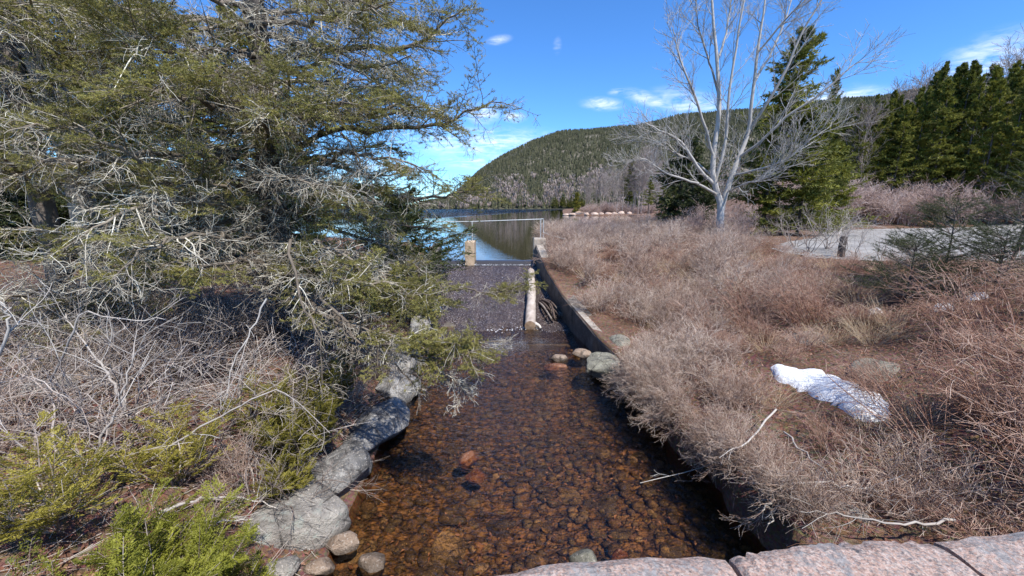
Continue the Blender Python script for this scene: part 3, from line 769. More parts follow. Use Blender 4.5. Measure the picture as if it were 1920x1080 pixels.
# driftwood log resting on the ramp, with a snapped end
M_LOG = twig_mat('weathered_log', (.20, .15, .12), (.42, .36, .31), (.62, .57, .51), 5)
M_LOGEND, t = new_mat('broken_wood'); finish(t, t.ramp(t.noise(obj_of(t), 9, 5), [(.3, (.24, .15, .09)), (.7, (.5, .36, .24))]), .9)
def log_tube(a, b, r0, r1, K=26, sides=14, seed=0):
    r = np.random.default_rng(seed); P = curve([a, (a * .5 + b * .5) + np.array([.03, 0, .03]), b], K)[None]
    R = np.linspace(r0, r1, K + 1)[None] * (1 + r.normal(0, .03, (1, K + 1)))
    v, f, tt = tubes(P, R, sides, r=r); v = v + r.normal(0, .006, v.shape); return v, f, np.clip(.5 + r.normal(0, .18, len(v)), 0, 1)
la, lb = np.array([.60, 12.75, .13]), np.array([.86, 17.9, 1.12])
lg = thing('driftwood_log', 'pale debarked log lying lengthwise on the spillway ramp', 'log', tuple(la))
obj('trunk', [tuple([log_tube(la, lb, .185, .16, seed=9)[0] - la]) + log_tube(la, lb, .185, .16, seed=9)[1:]], M_LOG, lg)
def disc(c, dvec, rad, seed):
    r = np.random.default_rng(seed); u = nrm(np.cross(dvec, [0, 0, 1.0])); w_ = np.cross(u, nrm(dvec)); n = 14
    a = np.arange(n) * 2 * math.pi / n; v = [c + dvec * .02]
    v += [c + rad * (math.cos(q) * u + math.sin(q) * w_) for q in a]
    return np.array(v), np.array([[0, 1 + i, 1 + (i + 1) % n] for i in range(n)]), .5
obj('cut_end', [tuple([disc(la, nrm(la - lb), .183, 1)[0] - la]) + disc(la, nrm(la - lb), .183, 1)[1:]], M_LOGEND, lg, smooth=False)
sp_r = np.random.default_rng(2); SPn = 12
P = np.empty((SPn, 3, 3)); dv = nrm(lb - la)
for i in range(SPn):
    a = sp_r.uniform(0, 6.28); o_ = np.array([math.cos(a) * .1, 0, math.sin(a) * .1]); P[i] = [lb - dv * .08 + o_, lb + dv * .08 + o_, lb + dv * sp_r.uniform(.15, .38) + o_ * .9]
obj('snapped_end', [tubes(P - la, np.tile([.06, .05, .008], (SPn, 1)), 5)], M_LOGEND, lg)
P = curve([la + dv * .25 + np.array([.1, 0, 0]), la + np.array([.3, .15, -.03]), la + np.array([.36, .05, -.1])], 8)[None]
obj('branch_stub', [tubes(P - la, np.linspace(.07, .035, 9)[None], 7)], M_LOG, lg)
# dark snag of roots beside the wall
sb = np.array([1.33, 13.9, float(apron_z(13.9))])
sn = thing('driftwood_snag', 'dark twisted root snag wedged between the log and the wall', 'driftwood', tuple(sb))
pr_ = []; sr = np.random.default_rng(8)
for i in range(9):
    a = sb + np.array([-.18 + sr.normal(0, .05), 1.1 + sr.normal(0, .1), .32 + sr.normal(0, .05)]); b = sb + np.array([.05 + .045 * i + sr.normal(0, .05), -.45 + sr.normal(0, .12), .10 + sr.normal(0, .06)])
    pr_.append(curve([a, (a + b) / 2 + sr.normal(0, .06, 3) + [0, 0, .07], b], 9) - sb)
M_SNAG = twig_mat('dark_driftwood', (.035, .025, .02), (.11, .08, .065), (.40, .35, .30), 4)
obj('roots', [tubes(np.array(pr_), np.tile(np.linspace(.05, .032, 10), (9, 1)), 7)], M_SNAG, sn)
P, R = spawn(np.array(pr_), np.full((9, 10), .04), 2, .4, .9, (30, 70), .4, 4, .5, .01, .2)
obj('root_tips', [tubes(P, R, 5)], M_SNAG, sn)

# ------------------------------------------------------------------ granite parapet of the bridge the photograph is taken from
M_GRAN, t = new_mat('pink_granite')
p = pos_of(t)
v1 = t.voro(t.mapping(p, scale=(1, 1.3, 1), rot=(0, 0, .6)), 170, 'Color'); g1 = t.node('ShaderNodeSeparateColor', inp={0: v1})
col = t.ramp(g1.outputs[0], [(0, (.33, .195, .14)), (.26, (.46, .305, .23)), (.5, (.48, .40, .33)), (.66, (.27, .25, .23)), (.78, (.11, .11, .11)), (1, (.045, .045, .045))], 'CONSTANT')
col = t.mix(.5, col, t.ramp(t.noise(p, 75, 5, .75), [(.36, (.09, .08, .075)), (.5, (.38, .27, .22)), (.66, (.62, .50, .44))]))
li = t.maprange(t.noise(p, 7, 8, .78, .8), .51, .62, 0, .8)
col = t.mix(li, col, t.ramp(t.noise(p, 60, 4, .7), [(.35, (.13, .13, .13)), (.6, (.30, .30, .29)), (.75, (.42, .40, .38))]))
col = t.mix(t.maprange(t.noise(p, 16, 4, .6), .64, .7, 0, .8), col, (.06, .06, .065))
finish(t, col, .85, t.bump(t.math('ADD', t.noise(p, 24, 7, .75), t.math('MULTIPLY', t.noise(p, 140, 3, .7), .3)), .7, .010), spec=.3)
M_MORTAR = concrete('mortar', (.30, .28, .25), (.38, .36, .32), (.45, .43, .39))
pw = thing('parapet_wall', 'rough pink granite bridge parapet in the near corner of the stream', 'parapet', (0.6, .5, 2.3))
PO = np.array([.6, .5, 2.3])
def coping(front, y_near, zt, th, seed):
    """front: far top edge as x, y points"""
    r = np.random.default_rng(seed); fx = np.array(front); fx[:, 1] += .016; xs = np.linspace(fx[0, 0], fx[-1, 0], 46)
    fy = np.interp(xs, fx[:, 0], fx[:, 1]) + r.normal(0, .0035, 46)
    ny = 26; top = []
    for x, y1 in zip(xs, fy):
        yy = np.linspace(y_near, y1, ny); z = np.full(ny, zt) + .004 * np.sin(x * 9 + yy * 7) + .002 * np.sin(x * 29 - yy * 23) + r.normal(0, .0012, ny)
        z[-1] -= .016; z[-2] -= .003; z[0] -= .02
        top.append(np.stack([np.full(ny, x), yy, z], 1))
    top = np.array(top); top[0, :, 2] -= .012; top[-1, :, 2] -= .012
    bot = top.copy(); bot[..., 2] = zt - th + r.normal(0, .008, bot.shape[:2])
    n, m = top.shape[:2]; V = np.concatenate([top.reshape(-1, 3), bot.reshape(-1, 3)]) - PO
    i = np.arange(n * m).reshape(n, m); j = i + n * m
    q = [np.stack([i[:-1, :-1], i[1:, :-1], i[1:, 1:], i[:-1, 1:]], -1).reshape(-1, 4), np.stack([j[:-1, :-1], j[:-1, 1:], j[1:, 1:], j[1:, :-1]], -1).reshape(-1, 4)]
    for e, s in ((np.arange(n), None),):
        q.append(np.stack([i[:-1, 0], j[:-1, 0], j[1:, 0], i[1:, 0]], -1)); q.append(np.stack([i[:-1, -1], i[1:, -1], j[1:, -1], j[:-1, -1]], -1))
        q.append(np.stack([i[0, :-1], i[0, 1:], j[0, 1:], j[0, :-1]], -1)); q.append(np.stack([i[-1, :-1], j[-1, :-1], j[-1, 1:], i[-1, 1:]], -1))
    return [(V, np.concatenate(q), .5)]
def pxs(l, z=3.1): return [tuple(onz(a, b, z)[:2]) for a, b in l]
obj('coping_stone', coping([(-2.6, .70)] + pxs([(905, 1079), (985, 1068), (1060, 1058), (1180, 1048), (1300, 1041), (1350, 1040), (1368, 1043)]), .12, 3.1, .2, 1), M_GRAN, pw, smooth=False)
obj('coping_stone', coping(pxs([(1376, 1042), (1440, 1034), (1560, 1021), (1660, 1016), (1730, 1013), (1765, 1016)]), .12, 3.1, .2, 2), M_GRAN, pw, smooth=False)
obj('coping_stone', coping(pxs([(1772, 1011), (1860, 1004), (1920, 1000), (2080, 985)]) + [(3.6, 1.12)], .12, 3.1, .2, 3), M_GRAN, pw, smooth=False)
x0 = onz(1366, 1050, 3.1)[0]; x1 = onz(1383, 1045, 3.1)[0]; x2 = onz(1762, 1024, 3.1)[0]; x3 = onz(1772, 1011, 3.1)[0]
obj('mortar_joint', [(p_ - PO, f_, q_) for p_, f_, q_ in block(x0 - .004, x1 + .004, .16, .845, 2.93, 3.075, .01, .003)], M_MORTAR, pw, smooth=False)
obj('mortar_joint', [(p_ - PO, f_, q_) for p_, f_, q_ in block(x2 - .004, x3 + .004, .16, .88, 2.93, 3.03, .01, .003)], M_MORTAR, pw, smooth=False)
obj('wall_body', [(p_ - PO, f_, q_) for p_, f_, q_ in block(-2.6, 3.6, .2, .74, 1.9, 2.89, .01)], M_GRAN, pw, smooth=False)
tag(obj('bridge_deck', block(-14, 14, -7.5, .19, 1.8, 2.32, .02), M_ROAD, smooth=False), kind='structure')

# ------------------------------------------------------------------ snow
M_SNOW, t = new_mat('old_snow')
p = pos_of(t)
sc_ = t.ramp(t.noise(p, 5, 5, .6), [(.35, (.74, .755, .775)), (.6, (.84, .85, .86))])
sc_ = t.mix(t.maprange(t.noise(p, 42, 4, .8), .70, .78, 0, .5), sc_, (.3, .24, .2))
finish(t, sc_, .7, t.bump(t.math('ADD', t.noise(p, 9, 5, .6), t.math('MULTIPLY', t.noise(p, 60, 3, .7), .4)), .8, .05), spec=.15)
def snow(label, outline, h, seed, group=None):
    r = np.random.default_rng(seed); e = curve(outline + outline[:1], 56)[:-1]; e[:, :2] += r.normal(0, .03, (56, 2))
    c = e.mean(0); V = []; rr = [1.0, .97, .9, .75, .5, .25]
    for k in rr:
        q = c + (e - c) * k; hh = h * (1 - k ** 3) * (1 + .12 * np.sin(q[:, 0] * 5) * np.cos(q[:, 1] * 6) + .05 * np.sin(q[:, 0] * 17 + q[:, 1] * 13)); q[:, 2] = G(q[:, 0], q[:, 1]) + .0 + hh + r.normal(0, .008, 56); V.append(q)
    cc = c.copy(); cc[2] = G(c[0], c[1]) - .03 + h; V = np.concatenate(V + [cc[None]])
    n = 56; a = np.arange(n); b = (a + 1) % n
    qd = np.concatenate([np.stack([k * n + a, k * n + b, (k + 1) * n + b, (k + 1) * n + a], 1) for k in range(len(rr) - 1)])
    tr = np.stack([(len(rr) - 1) * n + a, (len(rr) - 1) * n + b, np.full(n, len(rr) * n)], 1)
    return tag(obj('snow_patch', [(V, qd, .5), (V, tr, .5)], M_SNOW), label, 'snow patch', group)
def snow_strip(label, spine, h, seed):
    r = np.random.default_rng(seed); q = np.array([[*gnd(a, b, .08)[:2], w] for a, b, w in spine]); c = curve(q, 44); m = 15; V = []
    tg = nrm(np.gradient(c[:, :2], axis=0)); nv = np.stack([-tg[:, 1], tg[:, 0]], 1)
    for k in range(len(c)):
        w = max(c[k, 2], .01) * 1.25 * (1 + .10 * math.sin(k * .9) + r.normal(0, .05)); wb = max(c[k, 2], .01) * 1.2 * (1 + .08 * math.sin(k * 1.3 + 2) + r.normal(0, .06))
        u = np.linspace(-1, 1, m); o_ = np.where(u < 0, u * w, u * wb); x = c[k, 0] + nv[k, 0] * o_; y = c[k, 1] + nv[k, 1] * o_
        z = G(x, y) - .02 + h * min(1, c[k, 2] / .18) * (1 - np.abs(u) ** 2.6) * (1 + .1 * np.sin(k * .35 + u * 2)) + .03 * (np.abs(u) < .99) + r.normal(0, .003, m)
        V.append(np.stack([x, y, z], 1))
    V = np.array(V); n = len(c); ii = np.arange(n * m).reshape(n, m)
    return tag(obj('snow_patch', [(V.reshape(-1, 3), np.stack([ii[:-1, :-1], ii[:-1, 1:], ii[1:, 1:], ii[1:, :-1]], -1).reshape(-1, 4), .5)], M_SNOW), label, 'snow patch')
snow_strip('long white patch of old snow lying in brown brush', [(1446, 684, .02), (1458, 690, .13), (1485, 700, .22), (1525, 712, .25), (1565, 724, .24), (1600, 740, .27), (1620, 757, .27), (1618, 772, .2), (1612, 782, .03)], .12, 3)
for i, (px, py, w_, lb_) in enumerate([(1640, 582, .15, 'small snow remnant at the foot of a brush clump beyond the long snow patch'), (1770, 572, .2, 'snow remnant in shade under the thin spruce sapling'),
                                       (1832, 552, .22, 'snow remnant below the leaning young spruce')]):
    c = gnd(px, py, .08); r_ = np.random.default_rng(i)
    snow(lb_, [c + np.array([math.cos(a) * w_ * r_.uniform(.6, 1.2), math.sin(a) * w_ * .6 * r_.uniform(.5, 1.2), 0]) for a in np.linspace(0, 6.28, 9)[:-1]], .1, 30 + i)

# ------------------------------------------------------------------ conifers (middle distance and far)
def conifer(H, base_h, crown, nl, K, tuft, tw, seed, droop=-.25, sec=12, nt=9, top_pow=.8, lean=.0, gap=.15, up=(.0), dens=1.0):
    """returns trunk part, crown part: limbs in whorls, flat sprays, needle tufts"""
    r = np.random.default_rng(seed)
    ph = r.uniform(0, 6.28, 2); zs = np.linspace(0, H, 14)
    tx = np.stack([lean * zs + .02 * H * np.sin(zs / H * 3 + ph[0]) * zs / H, .02 * H * np.sin(zs / H * 2.6 + ph[1]) * zs / H, zs - .1], 1)
    tr = np.linspace(H * .013, H * .002, 14)
    hz = base_h + (H - base_h) * (np.arange(nl) + r.random(nl)) / nl
    f = (hz - base_h) / (H - base_h)
    a = r.uniform(0, 6.28, nl)
    side = 1 + .3 * np.sin(a - ph[0]) + .22 * np.sin(hz * 2.1 + ph[1])
    ln = crown * (1 - f) ** top_pow * side * r.uniform(.5, 1.15, nl) + .016 * H
    ln *= np.where(f < .12, .75, 1); ln *= np.where(r.random(nl) < gap, .4, 1)
    P0 = np.stack([np.interp(hz, zs, tx[:, 0]), np.interp(hz, zs, tx[:, 1]), hz], 1)
    d = nrm(np.stack([np.cos(a), np.sin(a), .55 * f ** 1.5 + droop * (1 - f) + r.normal(0, .1, nl)], 1))
    P = np.empty((nl, K + 1, 3)); P[:, 0] = P0
    for j in range(K):
        d = nrm(d + r.normal(0, .09, (nl, 3)) + np.array([0, 0, .13 + up]) * (j / K))
        P[:, j + 1] = P[:, j] + d * (ln / K)[:, None]
    R = np.linspace(1, .25, K + 1)[None] * (ln * .011)[:, None] + .002
    S, RS = spawn(P, R, sec, .12, 1.0, (35, 70), 1.0, 2, .5, .002, .12, -.15, flat=.16, fall=.55, r=r)
    scale = np.repeat(ln, sec) * .36
    S = S[:, :1] + (S - S[:, :1]) * scale[:, None, None]
    Lm = np.concatenate([S, P[:, [K // 2, K * 3 // 4, K]]])
    ltint = np.clip(np.concatenate([np.repeat(r.random(nl), sec) * .6 + r.random(len(S)) * .4, r.random(nl)]), 0, 1)
    nd = needles(Lm, nt, tuft, tw, (20, 60), r, .05, ltint, .15)
    return [tubes(tx[None], tr[None], 7, [.4], r), tubes(P, R, 3, None, r)], [nd]
def conifer_obj(name, label, cat, group, mat, loc=(0, 0, 0), bark=None, **k):
    tr, cr = conifer(**k)
    o = thing(name, label, cat, loc, group)
    obj('trunk', tr, bark or M_BARK, o); obj('crown', cr, mat, o, smooth=False)
    return o
woods = [conifer_obj('spruce_tree', 'dense spruce in the dark wood', 'tree', None, M_NEEDLE_FAR, H=12, base_h=b, crown=c, nl=n_, K=5, tuft=.23, tw=.065, seed=s, sec=15, nt=12, droop=dr, top_pow=tp)
         for b, c, n_, s, dr, tp in [(2.6, 2.5, 110, 501, -.15, .95), (3.2, 2.7, 100, 502, -.1, .85), (2.2, 2.2, 115, 503, -.25, 1.05), (4.0, 2.6, 90, 504, -.05, .9)]]
used = set()
def put(protos, i, loc, rz, s, label, group=None):
    p_ = protos[i % len(protos)]
    if id(p_) not in used:
        used.add(id(p_)); o = place(p_, loc, (0, 0, rz), s, label, group)
        return o
    return dup(p_, loc, (0, 0, rz), s, label, group)
def on(px, Y, dz=0):
    x = at(px, 400, Y)[0]; return (x, Y, float(G(x, Y)) + dz)
wr_ = np.random.default_rng(31)
# wood edge on the rise behind the parking area: px of the tree, depth, top pixel row
edge_trees = [(1560, 47, 205), (1588, 44, 190), (1612, 45, 178), (1640, 43, 172), (1655, 47, 215), (1672, 40, 195), (1700, 39, 165), (1722, 42, 118), (1735, 38, 150), (1752, 40, 122), (1768, 39, 118), (1790, 37, 142), (1808, 38, 128),
              (1830, 36, 150), (1850, 38, 135), (1868, 35, 160), (1890, 36, 130), (1908, 34, 112), (1935, 35, 105), (1965, 34, 120), (2000, 36, 90), (2050, 34, 100), (1625, 56, 190), (1690, 55, 165), (1745, 54, 140),
              (1780, 52, 125), (1840, 50, 118), (1880, 50, 105), (1925, 48, 95), (1575, 58, 205), (1985, 46, 80), (1597, 52, 198), (1660, 50, 190), (1710, 49, 150), (1815, 46, 132), (1860, 45, 120), (1905, 43, 108),
              (1718, 60, 130), (1758, 60, 120), (1800, 58, 126), (1545, 44, 215), (1528, 47, 208), (1566, 41, 212), (1582, 43, 196), (1636, 41, 188), (1652, 42, 180), (1664, 39, 200), (1610, 40, 205), (1590, 39, 222), (1628, 40, 200), (1684, 41, 178), (1713, 44, 135), (1744, 43, 128), (1776, 43, 130), (1640, 64, 180)]
for i, (px, Y, ty) in enumerate(edge_trees):
    loc = on(px, Y); H = max(at(px, ty, Y)[2] - loc[2], 4)
    put(woods, int(wr_.integers(4)) if i > 3 else i, loc, wr_.uniform(0, 6.28), (H / 12 * wr_.uniform(.62, .82),) * 2 + (H / 12,), 'tall dark spruce in the sunlit wood edge behind the parking area', 'spruces of the wood behind the parking area')
# wind-shaped spruce behind the white-barked tree
big = conifer_obj('spruce_tree', 'tall lopsided spruce with a clipped leaning top right behind the white-barked tree', 'tree', None, M_NEEDLE_FAR, on(1432, 25), H=10.5, base_h=1.4, crown=3.3, nl=190, K=6, tuft=.2, tw=.06, seed=521, sec=16, nt=10, droop=-.12, top_pow=.62, lean=.06, gap=.25)
big.scale = (1, 1, (at(1450, 68, 25)[2] - on(1432, 25)[2]) / 10.3)
lw_ = conifer_obj('spruce_tree', 'broad yellow-green spruce low beside the lopsided tall spruce', 'tree', None, M_NEEDLE_FAR, on(1500, 24), H=6.6, base_h=.3, crown=3.2, nl=150, K=6, tuft=.2, tw=.06, seed=523, sec=16, nt=10, droop=-.1, top_pow=.6, gap=.1)
s = (at(1500, 205, 24)[2] - on(1500, 24)[2]) / 6.6; lw_.scale = (s, s, s)
dk = conifer_obj('spruce_tree', 'dark rounded spruce left of the white-barked tree', 'tree', None, M_NEEDLE_DARK, on(1272, 27), H=6.5, base_h=.2, crown=2.7, nl=150, K=6, tuft=.22, tw=.07, seed=525, sec=15, nt=10, droop=-.1, top_pow=.45, gap=.1)
s = (at(1272, 262, 27)[2] - on(1272, 27)[2]) / 6.5; dk.scale = (s * .95, s * .95, s)
d2 = dup(dk, on(1318, 24.5), (0, 0, 2.1), (s * .62, s * .62, s * .66), 'low dark spruce at the foot of the white-barked tree')
d3 = dup(lw_, on(1558, 30), (0, 0, 1.0), .9, 'green spruce between the lopsided spruce and the bare trees of the wood edge')
d4 = dup(big, on(1540, 42), (0, 0, 2.5), .86, 'slender ragged spruce top rising behind the broad yellow-green spruce')
d4.scale = (.42, .42, (at(1540, 135, 42)[2] - on(1540, 42)[2]) / 10.3)
# point trees
pt = conifer_obj('young_conifer', 'small yellow-green conifer on the stony tip of the far point', 'tree', None, M_CEDAR_DULL, (at(1080, 395, 136)[0], 136, 1.7), H=7, base_h=.2, crown=1.9, nl=60, K=4, tuft=.5, tw=.22, seed=531, sec=9, nt=7, top_pow=.7)
for i, (px, Y, ty, lb) in enumerate([(1178, 150, 298, 'tall dark spruce among the bare trees of the far point'), (1215, 120, 330, 'dark spruce right of the bare trees of the far point'), (1240, 95, 318, 'spruce between the far point and the dark rounded spruce')]):
    x = at(px, 400, Y)[0]; z = max(float(G(x, Y)), 1.6); H = at(px, ty, Y)[2] - z
    dup(woods[i], (x, Y, z), (0, 0, i), (H / 12, H / 12, H / 12), lb)
# far conifers at the foot of the hill
for i in range(26):
    u = (1038 + i * 3.4 + wr_.normal(0, 1.5)) if i < 18 else 930 + (i - 18) * 13
    Y = 560 + wr_.uniform(0, 40) if i < 18 else 612; H = wr_.uniform(14, 22) if i < 18 else wr_.uniform(9, 13)
    x = at(u, 392, Y)[0]; o = dup(woods[i % 4], (x, 625 + wr_.uniform(0, 8) if i >= 18 else 622, .8), (0, 0, wr_.uniform(0, 6)), (H / 12 * 1.1, H / 12 * 1.1, H / 12), 'dark spruce on the far lake shore under the hill', 'spruces on the far lake shore')
    o.location.x = at(u, 392, o.location.y)[0]
# background spruces behind the left bank
for i, (px, Y, ty) in enumerate([(-260, 12, -500), (-60, 15, -420), (60, 19, -160), (150, 14, -260), (250, 20, -60), (330, 17, -120), (410, 22, 60), (470, 19, -20), (-160, 18, -300), (200, 24, -20), (20, 13, -380), (540, 25, 120), (380, 13.5, 120)]):
    loc = on(px, Y); H = at(px, ty, Y)[2] - loc[2]
    dup(woods[i % 4], loc, (0, 0, wr_.uniform(0, 6.28)), (H / 12 * 1.0, H / 12 * 1.0, H / 12), 'dark spruce standing in the wood behind the lichen-hung spruce on the left', 'background spruces on the left bank')
yl = conifer_obj('young_spruce', 'bushy dark young spruce leaning over the left spillway wall', 'tree', None, M_NEEDLE_DARK, on(748, 12.6), H=4.0, base_h=.1, crown=2.3, nl=130, K=6, tuft=.13, tw=.035, seed=541, sec=16, nt=12, droop=-.15, top_pow=.5)
y2 = dup(yl, on(740, 15.5), (0, 0, 2), (.9, .9, .8), 'small dark spruce beside the weir crest, farther than the bushy one')
y2.location.x -= .5
y3 = dup(yl, on(560, 12.5), (0, 0, 4), (1.0, 1.0, 1.0), 'dark young spruce just behind the main lichen-hung trunk')

for i in range(20):
    px = -230 + i * 39 + wr_.normal(0, 12); Y = wr_.uniform(11.5, 21) if px < 480 else wr_.uniform(17, 24); k_ = wr_.uniform(.8, 1.25)
    dup(yl, on(px, Y), (0, 0, wr_.uniform(0, 6.28)), (k_, k_, k_ * wr_.uniform(.6, 1.0)), 'low dark spruce thicket tree under the wood on the left bank', 'low spruces under the left wood')

# ------------------------------------------------------------------ bare broadleaf trees
def bare(H, seed, n1=14, n2=9, n3=6, r0=.09, spread=.5, L1=.45, upl=.5, lean=(0, 0), t0=.25, thin=.006):
    r = np.random.default_rng(seed)
    T = curve([(0, 0, -.1), (lean[0] * H * .3 + r.normal(0, .1), lean[1] * H * .3, H * .35), (lean[0] * H * .6 + r.normal(0, .15), r.normal(0, .15), H * .7), (lean[0] * H, lean[1] * H, H)], 16, .02, r)[None]
    R = np.linspace(r0, r0 * .12, 17)[None]
    P1, R1 = spawn(T, R, n1, t0, .97, (25, 60), H * L1, 7, .55, thin, .1, upl, r=r, fall=.6)
    P2, R2 = spawn(P1, R1, n2, .2, 1, (25, 60), H * L1 * .42, 5, .6, thin * .8, .13, upl * .6, r=r)
    P3, R3 = spawn(P2, R2, n3, .2, 1, (25, 60), H * L1 * .2, 3, .6, thin * .7, .15, upl * .4, r=r)
    return [tubes(T, R, 7, [.6], r)], [tubes(P1, R1, 4, None, r), tubes(P2, R2, 3, None, r), tubes(P3, R3, 3, None, r)]
def bare_obj(name, label, mat, mat2=None, **k):
    tr, br = bare(**k); o = thing(name, label, 'tree')
    obj('trunk', tr, mat, o); obj('branches', br, mat2 or mat, o); return o
bares = [bare_obj('bare_tree', 'leafless tree', M_BROWNBARK, None, H=9, seed=601 + i, r0=.10, thin=.012, n1=18, n2=9, n3=6, L1=.38, spread=.4) for i in range(3)]
for i in range(24):
    px = 1098 + i * 6.2 + wr_.normal(0, 3); Y = wr_.uniform(128, 175); x = at(px, 400, Y)[0]
    ty = np.interp(px, [1095, 1120, 1160, 1190, 1215, 1250], [345, 328, 320, 295, 285, 315]) + wr_.uniform(-6, 18)
    z = max(float(G(x, Y)), 1.6); H = at(px, ty, Y)[2] - z
    o = put(bares, i, (x, Y, z), wr_.uniform(0, 6.28), (H / 9 * .8, H / 9 * .8, H / 9), 'bare grey tree in the stand on the far point', 'bare trees on the far point')
for i, (px, Y, ty, lb) in enumerate([(1600, 39, 215, None)]):
    loc = on(px, Y); H = at(px, ty, Y)[2] - loc[2]
    dup(bares[i % 3], loc, (0, 0, i * 1.3), (H / 9,) * 3, 'bare brown-grey tree in front of the left end of the dark wood', 'bare trees at the wood edge')
for i, (px, Y, ty, lb) in enumerate([(1700, 58, 150, None), (1830, 55, 120, None), (1900, 52, 98, None), (1925, 50, 92, None), (1655, 66, 178, None), (1870, 56, 112, None), (1680, 62, 172, None)]):
    loc = on(px, Y); H = at(px, ty, Y)[2] - loc[2]
    dup(bares[i % 3], loc, (0, 0, i * 1.3), (H / 9,) * 3, 'bare grey treetop showing over the dark spruce wood', 'bare treetops over the wood')
slim = bare_obj('birch_sapling', 'slim white birch sapling with a few upswept branches, before the dark wood', M_BIRCH, H=5, seed=611, n1=7, n2=5, n3=3, r0=.035, thin=.007, L1=.5, upl=.8, t0=.3)
loc = on(1697, 40); s = (at(1697, 268, 40)[2] - loc[2]) / 5; place(slim, loc, (0, 0, .4), s)
loc = on(1825, 37); s = (at(1825, 262, 37)[2] - loc[2]) / 5; dup(slim, loc, (0, 0, 2.2), s, 'slim pale sapling with crooked limbs, right of the white birch sapling')

# ------------------------------------------------------------------ the white-barked tree
def hand(paths, K=22, seed=0):
    """paths: list of (pixel points with depth, r0, r1)"""
    r = np.random.default_rng(seed); out = []
    for pts, r0, r1 in paths:
        P = curve([at(*q) for q in pts], K, .012, r); out.append((P, np.linspace(1, 0, K + 1) ** .8 * (r0 - r1) + r1))
    return np.array([o[0] for o in out]), np.array([o[1] for o in out])
B0 = gnd(1348, 452); YB = 20.0
bt = thing('bare_tree', 'tall leafless tree with pale white bark, forked near its base, in the brush', 'tree', (at(1348, 450, YB)[0], YB, float(G(at(1348, 450, YB)[0], YB))))
BO = np.array(bt.location)
P, R = hand([([(1352, 462, YB), (1350, 420, YB), (1351, 385, YB), (1342, 350, YB), (1336, 300, YB), (1348, 210, YB), (1344, 110, YB), (1334, 0, YB), (1330, -70, YB)], .195, .014),
             ([(1351, 400, YB), (1358, 372, YB), (1372, 330, YB), (1384, 298, YB), (1403, 248, YB), (1409, 190, YB - .3), (1420, 100, YB - .4), (1432, 15, YB - .5), (1446, -70, YB - .5)], .145, .014),
             ([(1340, 345, YB), (1352, 300, YB - .2), (1362, 250, YB - .3), (1368, 170, YB - .5), (1384, 70, YB - .6), (1398, -20, YB - .7), (1408, -80, YB - .7)], .085, .012)], seed=1)
obj('trunk', [tubes(P - BO, R, 9, [.6, .55, .5])], M_BIRCH, bt)
L, LR = hand([([(1338, 345, YB), (1312, 318, YB - .4), (1290, 285, YB - .8), (1272, 262, YB - 1), (1238, 245, YB - 1.4), (1205, 228, YB - 1.6)], .085, .012),
              ([(1336, 330, YB), (1300, 302, YB + .5), (1262, 285, YB + .8), (1222, 262, YB + 1.0), (1195, 255, YB + 1)], .06, .01),
              ([(1345, 365, YB), (1318, 350, YB - .8), (1290, 338, YB - 1.4), (1250, 325, YB - 1.8), (1212, 300, YB - 2), (1190, 296, YB - 2)], .07, .01),
              ([(1340, 300, YB), (1310, 200, YB - .5), (1290, 150, YB - 1), (1272, 100, YB - 1), (1262, 55, YB - 1)], .065, .012),
              ([(1348, 180, YB), (1325, 100, YB + .4), (1308, 40, YB + .5), (1300, -40, YB + .6)], .055, .012),
              ([(1404, 246, YB), (1440, 190, YB - .6), (1475, 130, YB - 1), (1502, 65, YB - 1.2), (1540, 0, YB - 1.4), (1560, -40, YB - 1.4)], .085, .014),
              ([(1385, 296, YB), (1430, 262, YB - .8), (1480, 215, YB - 1.4), (1540, 175, YB - 2), (1590, 130, YB - 2.3), (1622, 110, YB - 2.4)], .07, .01),
              ([(1372, 330, YB), (1420, 318, YB - 1), (1470, 300, YB - 1.6), (1520, 262, YB - 2), (1560, 235, YB - 2.2)], .065, .01),
              ([(1362, 362, YB), (1395, 345, YB - 1), (1440, 330, YB - 1.5), (1480, 290, YB - 2)], .05, .01),
              ([(1412, 160, YB), (1450, 90, YB + .4), (1475, 30, YB + .5), (1495, -40, YB + .5)], .06, .012),
              ([(1420, 100, YB - .4), (1470, 40, YB - 1), (1520, -10, YB - 1.3), (1550, -50, YB - 1.4)], .05, .012),
              ([(1344, 120, YB), (1362, 60, YB + .5), (1370, 0, YB + .6), (1376, -60, YB + .7)], .05, .012)], 16, 2)
r_ = np.random.default_rng(77)
for i in range(len(L)):
    o = obj('limb', [tubes(L[i:i + 1] - BO, LR[i:i + 1], 6, [r_.uniform(.4, .8)])], M_BIRCH, bt)
A = np.concatenate([np.stack([curve(q, 16) for q in P]), L]); AR = np.concatenate([R[:, np.linspace(0, 22, 17).astype(int)], LR])
T1, TR1 = spawn(A, AR, 13, .2, 1, (22, 52), 1.6, 8, .5, .008, .1, .5, r=r_, fall=.45, rmax=.02)
T2, TR2 = spawn(T1, TR1, 7, .2, 1, (25, 55), .95, 5, .6, .0065, .12, .35, r=r_)
T3, TR3 = spawn(T2, TR2, 4, .2, 1, (25, 55), .42, 3, .7, .005, .14, .3, r=r_)
obj('twigs', [tubes(T1 - BO, TR1, 4), tubes(T2 - BO, TR2, 3), tubes(T3 - BO, TR3, 3)], M_BIRCH, bt)

